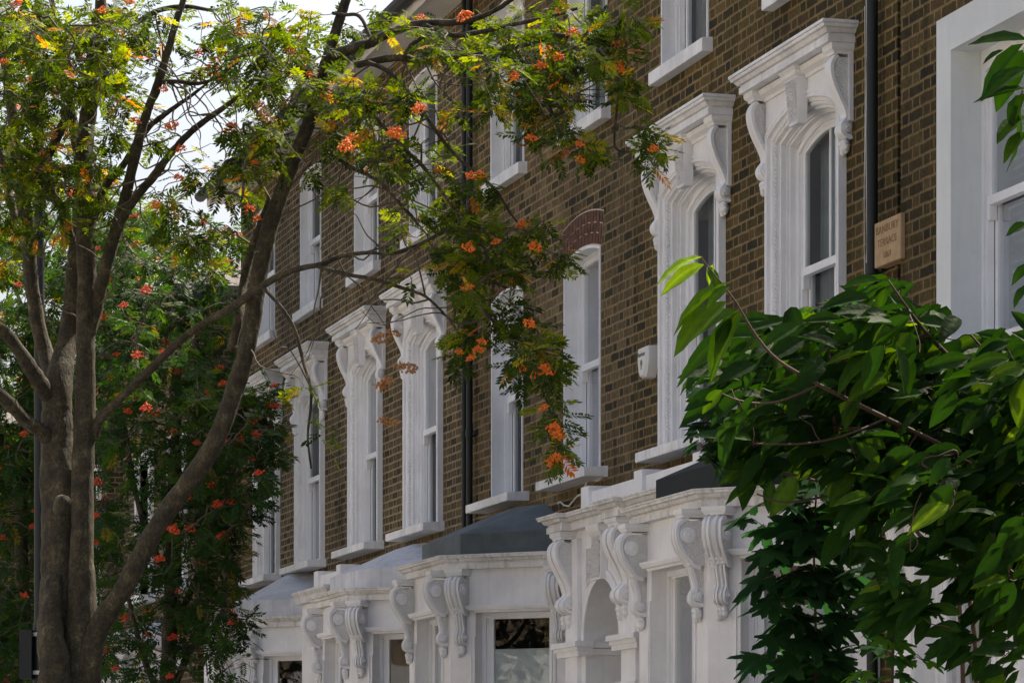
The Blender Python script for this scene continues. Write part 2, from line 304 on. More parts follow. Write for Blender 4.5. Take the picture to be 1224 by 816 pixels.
def wall_sheet(name, x0, x1, z0, z1, openings, mat, parent, y=0., ret=.12):
    xs = sorted({x0, x1, *[v for o in openings for v in (o[0], o[1])]}); zs = sorted({z0, z1, *[v for o in openings for v in (o[2], o[3])]})
    mb = MB()
    for i in range(len(xs)-1):
        for j in range(len(zs)-1):
            cx, cz = (xs[i]+xs[i+1])/2, (zs[j]+zs[j+1])/2
            if any(o[0] < cx < o[1] and o[2] < cz < o[3] for o in openings): continue
            mb.add([(xs[i],y,zs[j]),(xs[i+1],y,zs[j]),(xs[i+1],y,zs[j+1]),(xs[i],y,zs[j+1])], [(0,1,2,3)])
    for o in openings:                                # brick reveals
        a, b, c, d = o
        mb.add([(a,y,c),(a,y+ret,c),(a,y+ret,d),(a,y,d)], [(0,1,2,3)]); mb.add([(b,y,c),(b,y,d),(b,y+ret,d),(b,y+ret,c)], [(0,1,2,3)])
        mb.add([(a,y,d),(b,y,d),(b,y+ret,d),(a,y+ret,d)], [(0,1,2,3)])
    return obj(name, mb, mat, parent)
def interior(mb, x0, x1, z0, z1, y0=.28, y1=1.6):
    mb.add([(x0,y0,z0),(x1,y0,z0),(x1,y0,z1),(x0,y0,z1),(x0,y1,z0),(x1,y1,z0),(x1,y1,z1),(x0,y1,z1)], [(4,5,6,7),(0,3,7,4),(1,5,6,2),(0,4,5,1),(3,2,6,7)])
def sash(parent, cx, hw, z0, zs, rise, y, kind='curtain', bar=True, meet=.5, T=None):
    """sash window: box frame, two sashes, glass, something behind. hw: half width of clear opening"""
    top = zs+rise; T = T or Matrix.Identity(4)
    mb = MB(); mb.T = T; p = jamb_path(cx, hw, z0, zs, rise)
    mb.sweep(p, [(-.004,y),(.035,y+.0),(.035,y+.02),(.05,y+.02),(.05,y+.06)], XZ)
    zm = z0+(top-z0)*meet; i2 = .05
    for k, (a, b, yy) in enumerate(((zm-.02, None, y+.03), (z0, zm+.02, y+.065))):
        if b is None:
            q = jamb_path(cx, hw-i2, a, zs-.0, max(rise-.04, 0)); mb.sweep(q, [(-.03,yy-.004),(.045,yy-.004),(.045,yy+.03)], XZ)
        else:
            mb.box(cx-hw+i2, cx-hw+i2+.042, yy, yy+.035, a, b); mb.box(cx+hw-i2-.042, cx+hw-i2, yy, yy+.035, a, b)
    mb.box(cx-hw+i2-.003, cx+hw-i2+.003, y+.012, y+.062, zm-.025, zm+.028)     # meeting rail
    mb.box(cx-hw+i2+.05, cx+hw-i2-.05, y+.064, y+.10, z0+.002, z0+.085)       # bottom rail
    for sx in (-1, 1): mb.box(cx+sx*(hw-i2-.022)-.02, cx+sx*(hw-i2-.022)+.02, y+.014, y+.06, zm-.11, zm-.024)  # sash horns
    if bar: mb.box(cx-.011, cx+.011, y+.03, y+.055, zm+.02, top-.07); mb.box(cx-.0115, cx+.0115, y+.066, y+.09, z0+.08, zm-.02)
    fr = obj('sash_frame', mb, M['gloss'], parent)
    g = MB(); g.T = T
    ga = [(x, z) for x, z in arch_pts(cx, hw-.03, zs-.0, max(rise-.02, .001), 10)]
    pl = [(cx-hw+.03, zm)]+ga+[(cx+hw-.03, zm)]; g.add([(a, y+.042, b) for a, b in pl], [tuple(range(len(pl)))])
    g.add([(cx-hw+.03, y+.08, z0+.01),(cx+hw-.03, y+.08, z0+.01),(cx+hw-.03, y+.08, zm),(cx-hw+.03, y+.08, zm)], [(0,1,2,3)])
    obj('glass', g, M['glass'], parent)
    c = MB(); c.T = T; yb = y+.17
    if kind == 'blind':
        z = z0+.03
        while z < top-.03: c.add([(cx-hw+.03,yb-.012,z),(cx+hw-.03,yb-.012,z),(cx+hw-.03,yb+.03,z+.040),(cx-hw+.03,yb+.03,z+.040)], [(0,1,2,3)]); z += .055
        obj('blind', c, M['blind'], parent)
    elif kind in ('curtain', 'net'):
        rngs = ((cx-hw, cx-hw*.25), (cx+hw*.45, cx+hw)) if kind == 'curtain' else ((cx-hw, cx+hw),)
        for a, b in rngs:
            n = int((b-a)/.016); v = []
            for i in range(n+1):
                x = a+(b-a)*i/n; yy = yb+.03*math.sin(i*.9+math.sin(i*.37)*1.3); v += [(x, yy, z0-.02), (x, yy*1.0+.01, top+.02)]
            c.add(v, [(2*i, 2*i+2, 2*i+3, 2*i+1) for i in range(n)])
        obj('curtain', c, M['curtain'], parent, smooth=True)
    elif kind == 'frost':
        c.box(cx-hw+.04, cx+hw-.04, y+.050, y+.052, zm+.03, 2.82); obj('frosted_panel', c, M['frost'], parent)
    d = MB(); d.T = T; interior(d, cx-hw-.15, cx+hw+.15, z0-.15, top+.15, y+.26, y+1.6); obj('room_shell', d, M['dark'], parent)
def sill(parent, cx, hw, z1, h, proj, mat='sillm'):
    mb = MB(); mb.add([(cx-hw,-proj,z1-h),(cx+hw,-proj,z1-h),(cx+hw,.24,z1-h),(cx-hw,.24,z1-h),(cx-hw,-proj,z1-.012),(cx+hw,-proj,z1-.012),(cx+hw,.24,z1+.02),(cx-hw,.24,z1+.02)],
        [(0,3,2,1),(4,5,6,7),(0,1,5,4),(1,2,6,5),(2,3,7,6),(3,0,4,7)])
    o = obj('sill', mb, M[mat], parent); bv = o.modifiers.new('b', 'BEVEL'); bv.width = .006; bv.segments = 2; return o
def console(parent, T, prof, width, vol=(), leaf=None, ribs=True, name='corbel'):
    """scrolled bracket. local: x across, y = -outward, z down from 0. prof = [(out,z)...] from top to bottom"""
    mb = MB(); mb.T = T; n = len(prof)
    # resample smoothly (Catmull-Rom)
    P = []
    for i in range(n-1):
        p0, p1, p2, p3 = prof[max(i-1,0)], prof[i], prof[i+1], prof[min(i+2,n-1)]
        for k in range(4):
            t = k/4.; P.append(tuple(.5*((2*p1[q])+(-p0[q]+p2[q])*t+(2*p0[q]-5*p1[q]+4*p2[q]-p3[q])*t*t+(-p0[q]+3*p1[q]-3*p2[q]+p3[q])*t**3) for q in (0,1)))
    P.append(prof[-1]); n = len(P)
    nr = []
    for i in range(n):
        a, b = P[max(i-1,0)], P[min(i+1,n-1)]; dx, dz = b[0]-a[0], b[1]-a[1]; l = math.hypot(dx, dz) or 1; nr.append((-dz/l, dx/l))
    w = width/2
    xs = [(-1,0),(-.72,.0),(-.62,-.009),(-.5,.004),(-.2,.007),(-.1,-.007),(.1,-.007),(.2,.007),(.5,.004),(.62,-.009),(.72,0),(1,0)] if ribs else [(-1,0),(-.35,.003),(0,.005),(.35,.003),(1,0)]
    vs = []
    for i in range(n):
        for u, d in xs:
            k = .6 if i in (0, n-1) else 1.4; vs.append((u*w, -(max(P[i][0]+nr[i][0]*d*k, 0)), P[i][1]+nr[i][1]*d*k))
    m = len(xs); mb.add(vs, [(i*m+j, i*m+j+1, (i+1)*m+j+1, (i+1)*m+j) for i in range(n-1) for j in range(m-1)])
    for sx in (-1, 1):                                # sides with raised rim and recessed carved field
        inn = [(max(P[i][0]-nr[i][0]*.022, .0), P[i][1]-nr[i][1]*.022) for i in range(n)]
        x = sx*w
        v = []
        for i in range(n): v += [(x, -P[i][0], P[i][1]), (x, -inn[i][0], inn[i][1]), (x-sx*.010, -inn[i][0]*.97, inn[i][1]), (x-sx*.010, 0, inn[i][1])]
        mb.cur = 0; mb.add(v, [(i*4+q, (i+1)*4+q, (i+1)*4+q+1, i*4+q+1) for i in range(n-1) for q in (0, 1)])
        mb.cur = 1; mb.add(v, [(i*4+2, (i+1)*4+2, (i+1)*4+3, i*4+3) for i in range(n-1)]); mb.cur = 0
        for o, z, r in vol:
            mb.disc((x-sx*.01, -o, z), 0, r, sx*.016, 18); mb.disc((x, -o, z), 0, r*.62, sx*.013, 14); mb.ball((x+sx*.01, -o, z), (.012, r*.28, r*.28), 8, 5)
    if leaf:
        o, z, s_ = leaf
        for k in range(7):
            mb.ball(((k % 3-1)*w*.5, -o*(.9-.12*(k//3)), z-.45*s_*(k//3)), (w*.42, s_*.42, s_*.42), 8, 5)
        mb.ball((0, -o*.5, z-.3*s_), (w*.7, s_*.4, s_*.8), 8, 6)
    ob = obj(name, mb, [M['white'], M['carved']], parent, auto=38); return ob
UP_PROF = [(.105,0),(.128,-.02),(.147,-.06),(.150,-.10),(.142,-.15),(.122,-.21),(.094,-.27),(.066,-.325),(.048,-.37),(.044,-.40),(.062,-.425),(.080,-.455),(.080,-.49),(.060,-.52),(.02,-.535),(0,-.54)]
BAY_UP = [(.115,0),(.155,-.015),(.188,-.045),(.198,-.09),(.196,-.14),(.178,-.19),(.148,-.24),(.118,-.28),(.098,-.305),(.07,-.325),(.03,-.335)]
BAY_LO = [(.085,-.30),(.088,-.34),(.074,-.39),(.064,-.43),(.064,-.46),(.082,-.485),(.090,-.515),(.080,-.55),(.04,-.572),(0,-.575)]
BAY_PROF = [(.11,0),(.15,-.015),(.185,-.045),(.200,-.09),(.195,-.15),(.165,-.21),(.130,-.26),(.098,-.31),(.080,-.36),(.072,-.41),(.070,-.45),(.082,-.485),(.092,-.52),(.086,-.56),(.05,-.59),(0,-.6)]
POR_PROF = [(.10,0),(.14,-.02),(.165,-.06),(.170,-.11),(.158,-.16),(.130,-.22),(.098,-.28),(.070,-.34),(.052,-.39),(.05,-.42),(.078,-.445),(.105,-.48),(.105,-.52),(.08,-.55),(.03,-.57),(0,-.575)]
MOULD = [(0,.0),(0,-.055),(.018,-.055),(.022,-.048),(.034,-.048),(.038,-.056),(.048,-.056),(.056,-.034),(.076,-.022),(.080,-.004),(.098,.002),(.104,.018),(.120,.022),(.122,.060),(.130,.062),(.132,.078),(.142,.082),(.144,.120),(.152,.122),(.154,.136),(.165,.138),(.167,.20)]
def rope(mb, path, d, y, r=.0125, step=.03):
    q = inset(path, d); acc = 0.
    for i in range(len(q)-1):
        a, b = q[i], q[i+1]; L = math.hypot(b[0]-a[0], b[1]-a[1]); t = (step-acc) if acc else 0.
        while t < L:
            x, z = a[0]+(b[0]-a[0])*t/L, a[1]+(b[1]-a[1])*t/L
            dx, dz = (b[0]-a[0])/L, (b[1]-a[1])/L; ang = math.atan2(dz, dx)+.75
            T0 = mb.T; mb.T = T0 @ Matrix.Translation((x, y, z)) @ Matrix.Rotation(-ang, 4, 'Y'); mb.ball((0,0,0), (r*1.75, r, r*.85), 6, 4); mb.T = T0
            t += step
        acc = (L-(t-step)) % step
def ornate_window(house, cx, label=None, kind='curtain', hw=.70, z0=4.17, zs=6.11, rise=.15, dk=1., sy=.125):
    mb = MB(); path = jamb_path(cx, hw, z0, zs, rise)
    mb.sweep(path, [(r_, y_ if y_ < 0 else y_*dk) for r_, y_ in MOULD], XZ); rope(mb, path, .089, -.006)
    mb.add([(cx-hw,0,z0),(cx-hw,-.055,z0),(cx-hw+.05,-.055,z0),(cx-hw+.05,0,z0)], [(0,1,2,3)])
    # frieze panel above the arch
    ap = arch_pts(cx, hw, zs, rise); zt = 6.41; yf = -.046; n = len(ap)
    v = [(a, yf, b) for a, b in ap]+[(a, yf, zt) for a, b in ap]; mb.add(v, [(i, i+1, n+i+1, n+i) for i in range(n-1)])
    for s_ in (-1, 1):                                # backing behind the brackets
        a, b = sorted((cx+s_*hw, cx+s_*(hw+.125))); mb.box(a, b, -.028, .0, 5.92, zt)
    mb.sweep([(cx-hw, zt-.075), (cx+hw, zt-.075)], [(-.0,-.046),(0,-.06),(-.02,-.066),(-.04,-.10),(-.07,-.115)], lambda a, b, c: (a, c, b)) # bed mould
    w = obj('ornate_window', mb, M['white'], house, auto=26)
    if label: w['label'] = label
    # cornice hood
    c = MB(); e = .185; W = hw+.155
    prof = [(0,6.412),(.0,6.456),(-.010,6.458),(-.008,6.468),(.010,6.472),(.028,6.494),(.024,6.497),(.044,6.501),(.050,6.519),(.046,6.521),(.058,6.523),(.058,6.543)]
    c.cornice([(cx-W,0),(cx-W,-e),(cx+W,-e),(cx+W,0)], prof); obj('cornice', c, M['sillm'], w, auto=22)
    for s_ in (-1, 1):
        xc = cx+s_*(hw+.055)
        k = MB(); k.cornice([(xc-.062,0),(xc-.062,-.13),(xc+.062,-.13),(xc+.062,0)], [(0,6.345),(.004,6.36),(.022,6.375),(.026,6.39),(.026,6.4115)]); obj('corbel_cap', k, M['white'], w)
        console(w, Matrix.Translation((xc, 0, 6.345)), UP_PROF, .112, vol=((.044,-.468,.036),), leaf=(.045,-.56,.06), ribs=False)
    # keystone
    k = MB(); kt, kb, z1, z2 = .115, .082, 6.35, 6.045
    kv = [(cx-kb,-.04,z2),(cx+kb,-.04,z2),(cx+kt,-.04,z1),(cx-kt,-.04,z1),(cx-kb,-.105,z2),(cx+kb,-.105,z2),(cx+kt,-.125,z1),(cx-kt,-.125,z1)]
    k.add(kv, [(0,1,5,4),(1,2,6,5),(3,0,4,7),(2,3,7,6)]); k.cur = 1
    k.add([(cx-kb+.012,-.109,z2+.02),(cx+kb-.012,-.109,z2+.02),(cx+kt-.014,-.128,z1-.012),(cx-kt+.014,-.128,z1-.012)], [(0,1,2,3)]); k.cur = 0
    k.add([kv[4],kv[5],kv[6],kv[7]], [(0,1,2,3)])
    k.cornice([(cx-kt,-.04),(cx-kt,-.125),(cx+kt,-.125),(cx+kt,-.04)], [(0,6.351),(.012,6.362),(.016,6.385),(.03,6.398),(.03,6.4115)]); obj('keystone', k, [M['white'], M['carved_deep']], w)
    sash(w, cx, hw-.150, z0+.0, zs-.13, rise-.01, sy, kind=kind, bar=dk > .99)
    sill(w, cx, hw+.06, 4.185, .085, .215)
    return w
def plain_window(house, cx, hw, z0, zs, rise, kind='blind', sw=.13, sp=.2, sh=.08, arch=True, bar=False, trim='white', ry=.115):
    mb = MB(); path = jamb_path(cx, hw, z0, zs, rise)
    mb.sweep(path, [(-.002,.0),(-.002,-.012),(.022,-.012),(.022,.0),(.024,ry)], XZ)
    w = obj('window_reveal', mb, M[trim], house, auto=40)
    if arch:
        R = (hw*hw+rise*rise)/(2*rise); zc = zs+rise-R; a0 = math.asin(hw/R)*1.04; n = 14; h = .275
        v = MB(); m = MB()
        ang = [-a0+2*a0*i/n for i in range(n+1)]; g = .0075/R
        for i in range(n):
            t0, t1 = ang[i]+g, ang[i+1]-g; sp_ = .36+.3*((i % 2))
            for ra, rb in ((R+.012, R+h*sp_-.005), (R+h*sp_+.005, R+h)):
                q = [(cx+ra*math.sin(t0), zc+ra*math.cos(t0)), (cx+ra*math.sin(t1), zc+ra*math.cos(t1)), (cx+rb*math.sin(t1), zc+rb*math.cos(t1)), (cx+rb*math.sin(t0), zc+rb*math.cos(t0))]
                v.add([(a,-.009,b) for a, b in q]+[(a,.0,b) for a, b in q], [(0,1,2,3),(0,4,5,1),(1,5,6,2),(2,6,7,3),(3,7,4,0)])
        k = len(ang)
        m.add([(cx+(R+.0)*math.sin(t), -.003, zc+(R+.0)*math.cos(t)) for t in ang]+[(cx+(R+h+.012)*math.sin(t), -.003, zc+(R+h+.012)*math.cos(t)) for t in ang], [(i,i+1,k+i+1,k+i) for i in range(k-1)])
        br = obj('brick_arch', v, M['redbrick'], house); obj('arch_mortar', m, M['palemortar'], br)
    sash(w, cx, hw-.02, z0, zs, rise, ry-.01, kind=kind, bar=bar)
    sill(w, cx, hw+sw, z0+.015, sh, sp)
    return w
def house(x0, x1, mat, label, grp=None):
    t = thing('terraced_house', ((x0+x1)/2, 0, 0), label, 'house', grp or 'terraced houses in the brick row')
    return t
EAVE = 9.0
def roof_for(t, x0, x1, left_end=False):
    ov = .30 if left_end else 0
    r = MB(); xa = x0-ov; y0, y1, z1, z2 = -.40, 4.6, EAVE+.03, EAVE+3.2
    r.add([(xa,y0,z1),(x1,y0,z1),(x1,y1,z2),(xa+(1.6 if left_end else 0),y1,z2),(x1,9.6,z1),(xa,9.6,z1)], [(0,1,2,3),(3,2,4,5)]+([(5,0,3)] if left_end else []))
    rf = obj('roof', r, M['slate'], t)
    s_ = MB(); s_.box(xa+.02, x1, -.36, -.001, EAVE-.06, EAVE-.02); s_.box(xa+.02, x1, -.375, -.36, EAVE-.10, EAVE+.02)
    if left_end: s_.box(xa+.02, x0-.001, -.001, 9.5, EAVE-.06, EAVE-.02)
    obj('soffit', s_, M['cream'], rf)
    g = MB(); prof = [(-.075,.0),(-.07,-.04),(-.04,-.075),(0,-.085),(.04,-.075),(.07,-.04),(.075,0)]
    pts = [(xa-.03, p[0]-.45, EAVE+.045+p[1]) for p in prof]; p2 = [(x1, p[0]-.45, EAVE+.045+p[1]) for p in prof]; n = len(prof)
    g.add(pts+p2, [(i,i+1,n+i+1,n+i) for i in range(n-1)]+[tuple(range(n))])
    obj('gutter', g, M['blackmatt'], rf)
    return rf
def bay(t, xl, xr, p=.85, lcant=None, rcant=None, roofm='whiteroof', zt=3.57, fkind='curtain', ckind='frost', fa=None, rounded=False):
    """canted bay: front facet xl..xr at y=-p, cants back to the wall"""
    lc = xl-p if lcant is None else lcant; rc = xr+p if rcant is None else rcant
    path = [(lc,0),(xl,-p),(xr,-p),(rc,0)]
    mb = MB(); zb = zt-.12; z0, z1 = 1.15, 3.12
    facets = []
    for i in range(3):
        a, b = Vector(path[i]), Vector(path[i+1]); d = b-a; L = d.length; d.normalize()
        ang = math.atan2(d.y, d.x); T = Matrix.Translation((a.x, a.y, 0)) @ Matrix.Rotation(ang, 4, 'Z'); facets.append((T, L))
        hw = min(L/2-.27, .52) if i == 1 else min(L/2-.24, .40); cx = L/2; mb.T = T; y = 0
        for (xa, xb, za, zc) in ((0,cx-hw,0,zb),(cx+hw,L,0,zb),(cx-hw,cx+hw,0,z0),(cx-hw,cx+hw,z1,zb)):
            mb.add([(xa,0,za),(xb,0,za),(xb,0,zc),(xa,0,zc)], [(0,1,2,3)])
        mb.sweep([(cx-hw,z0),(cx-hw,z1),(cx+hw,z1),(cx+hw,z0)], [(0,.0),(.0,.15)], XZ)
        # raised flat band at reveal edge and label mould over the head
        mb.sweep([(cx-hw,z0),(cx-hw,z1-.2)], [(-.045,.0),(-.045,-.012),(-.03,-.016),(-.03,-.006),(-.012,-.006),(-.012,-.014),(0,-.014),(0,0)], XZ)
        mb.sweep([(cx+hw,z1-.2),(cx+hw,z0)], [(-.045,.0),(-.045,-.012),(-.03,-.016),(-.03,-.006),(-.012,-.006),(-.012,-.014),(0,-.014),(0,0)], XZ)
        T0 = mb.T; mb.cornice([(cx-hw+.07,0),(cx-hw+.02,-.035),(cx+hw-.02,-.035),(cx+hw-.07,0)], [(0,z1-.002),(.006,z1+.015),(.02,z1+.02),(.03,z1+.045),(.03,z1+.06)])
    mb.T = Matrix.Identity(4)
    bw = obj('bay_window', mb, M['white'], t)
    for i, (T, L) in enumerate(facets):
        hw = min(L/2-.27, .52) if i == 1 else min(L/2-.24, .40)
        if i: sash(bw, L/2, hw, z0, z1, 0, .11, kind=(fkind if i == 1 else ckind), bar=False, T=T, meet=.42)
    # cornice
    c = MB(); c.cornice(path, [(0.0,zb-.0),(.058,zb+.002),(.058,zb+.045),(.044,zb+.047),(.048,zb+.060),(.070,zb+.066),(.084,zb+.084),(.082,zb+.088),(.108,zb+.092),(.108,zb+.108),(.120,zb+.112),(.120,zt)])
    obj('cornice', c, M['stain'], bw)
    # consoles: one at each end of each visible facet
    for i, (T, L) in enumerate(facets):
        for xq in ((.12, L-.12) if i else (L-.12,)):
            if i == 2 and xq > .5: xq = L-.14
            cap = MB(); cap.T = T @ Matrix.Translation((xq, 0, 0)); cap.cornice([(-.07,0),(-.07,-.15),(.07,-.15),(.07,0)], [(0,zb-.055),(.004,zb-.045),(.016,zb-.03),(.018,zb-.0015)]); obj('corbel_cap', cap, M['white'], bw)
            console(bw, T @ Matrix.Translation((xq, 0, zb-.055)), BAY_UP, .135, vol=((.115,-.115,.055),), leaf=(.118,-.275,.05)); console(bw, T @ Matrix.Translation((xq, 0, zb-.055)), BAY_LO, .088, vol=((.045,-.51,.032),), leaf=(.045,-.60,.06), name='corbel_foot')
    # roof: upstand and hipped slope
    q = [(lc+.15,0),(xl+.06,-p+.10),(xr-.06,-p+.10),(rc-.15,0)]; r = MB(); zu = zt+.19
    r.add([(a,b,zt+.0) for a,b in q]+[(a,b,zu) for a,b in q], [(i,i+1,5+i,4+i) for i in range(3)])
    tp = [(q[0][0]+.55,-.01,zu+.27),(xl+.35,-.16,zu+.27),(xr-.35,-.16,zu+.27),(q[3][0]-.75,-.01,zu+.27)]
    if rounded:
        cxm = (xl+xr)/2-.25; rows = []; nn = 12
        base = []
        for k in range(nn+1):
            s_ = k/nn*3; i = min(int(s_), 2); f = s_-i; base.append((q[i][0]+(q[i+1][0]-q[i][0])*f, q[i][1]+(q[i+1][1]-q[i][1])*f))
        for h in range(7):
            u = h/6; sc = 1-.88*u**.92; zz = zu+.40*(u**.9)-(.03 if h == 6 else 0)
            rows.append([((b[0]-cxm)*sc+cxm, b[1]*sc, zz) for b in base])
        vs = [v for rr in rows for v in rr]; m = nn+1
        r.add(vs, [(i*m+j, i*m+j+1, (i+1)*m+j+1, (i+1)*m+j) for i in range(6) for j in range(nn)]); r.add(rows[-1], [tuple(range(m))])
    else:
        r.add([(a,b,zu) for a,b in q]+tp, [(i,i+1,5+i,4+i) for i in range(3)]+[(4,5,6,7)])
    rr = obj('bay_roof', r, M[roofm], bw, auto=35 if rounded else 5)
    return bw
# ---------------------------------------------------------------- houses
def sp_path(a): return a
H = {}
def std_openings(ws): return ws
ORN = lambda cx: (cx-.62, cx+.62, 4.12, 6.2)
def make_house(key, x0, x1, mat, label, orn=(), pla=(), tops=(), bayx=None, extra=(), left_end=False):
    t = house(x0, x1, mat, label); H[key] = t
    ops = [ORN(c) for c in orn]+[(c-.505, c+.505, 4.2, 6.05) for c in pla]+[(c-.54, c+.54, 7.05, 8.60) for c in tops]+list(extra)
    w = wall_sheet('wall', x0, x1, 0, EAVE, ops, M[mat], t)
    # spandrels over the plain arches stay open behind the voussoirs
    return t
h1 = make_house('h1', -24.72, -19.33, 'brick', 'brown brick house with two hooded white windows above a black-roofed white bay', orn=(-20.90,-23.26), tops=(-20.95,-23.47), extra=((-24.36,-23.46,0,3.2),(-22.9,-22.1,0,3.2),(-21.3,-20.9,1.3,3.0)))
h2 = make_house('h2', -29.88, -24.72, 'brick_warm', 'pale stock brick house with red brick window arches and a grey-roofed bay', pla=(-26.10,-28.39), tops=(-25.95,-28.38), extra=())
h3 = make_house('h3', -35.25, -29.88, 'brick_far', 'house with two hooded windows above a white hipped bay roof, beside double drainpipes', orn=(-31.38,-33.86), tops=(-31.44,-33.88))
h4 = make_house('h4', -40.76, -35.25, 'brick_far', 'end house of the brick row with a rounded white lead roof on its bay', orn=(-36.60,-39.04), tops=(-36.63,-39.18))
labs = {(-20.90):'hooded window nearest the drainpipe and stone plaque', (-23.26):'hooded window beside the alarm box'}
ornate_window(h1, -20.90); ornate_window(h1, -23.26)
ornate_window(h3, -31.38, dk=.8, sy=.09); ornate_window(h3, -33.86, dk=.8, sy=.09)
ornate_window(h4, -36.60, kind='none', dk=.55, sy=.05); ornate_window(h4, -39.04, kind='none', dk=.55, sy=.05)
for c in (-26.10,-28.39): plain_window(h2, c, .51, 4.20, 5.99, .06, kind='blind', sw=.19, sp=.2, sh=.085)
for t, cs in ((h1,(-20.95,-23.47)),(h2,(-25.95,-28.38)),(h3,(-31.44,-33.88)),(h4,(-36.63,-39.18))):
    for c in cs: plain_window(t, c, .54, 7.05, 8.56, .05, kind='none' if t is h4 else 'net', sw=.09, sp=.085, sh=.11, arch=False, ry=.085 if t is h4 else .105)
for t, a, b, le in ((h1,-24.72,-19.33,0),(h2,-29.88,-24.72,0),(h3,-35.25,-29.88,0),(h4,-40.76,-35.25,1)):
    rf = roof_for(t, a, b, bool(le))
    if t in (h3, h4):
        cxx = -35.1 if t is h3 else -40.2; k = MB(); k.box(cxx-.45, cxx+.45, .6 if t is h4 else 2.5, 1.4 if t is h4 else 3.5, EAVE, EAVE+(1.3 if t is h4 else 4.2)); ch = obj('chimney', k, M['brick_far'], rf)
for t in (h1, h2, h3, h4):
    a = {h1:(-24.72,-19.33), h2:(-29.88,-24.72), h3:(-35.25,-29.88), h4:(-40.76,-35.25)}[t]
    bk = MB(); bk.add([(a[0],9.2,0),(a[1],9.2,0),(a[1],9.2,EAVE),(a[0],9.2,EAVE)], [(0,1,2,3)])
    if t is h4: bk.add([(a[0],0,0),(a[0],9.2,0),(a[0],9.2,EAVE),(a[0],0,EAVE)], [(0,1,2,3)])
    obj('rear_wall', bk, M['brick_far'], t)
# bays
bay(h1, -21.92, -20.47, p=.85, lcant=-22.08, roofm='blackroof', fkind='curtain')
bay(h2, -28.55, -27.10, p=.85, roofm='lead', zt=3.60, fkind='none')
bay(h3, -32.30, -30.85, p=.85, roofm='whiteroof', zt=3.55, fkind='none', ckind='none')
bay(h4, -37.55, -36.10, p=.85, roofm='whiteroof', zt=3.55, fkind='none', ckind='none', rounded=True)
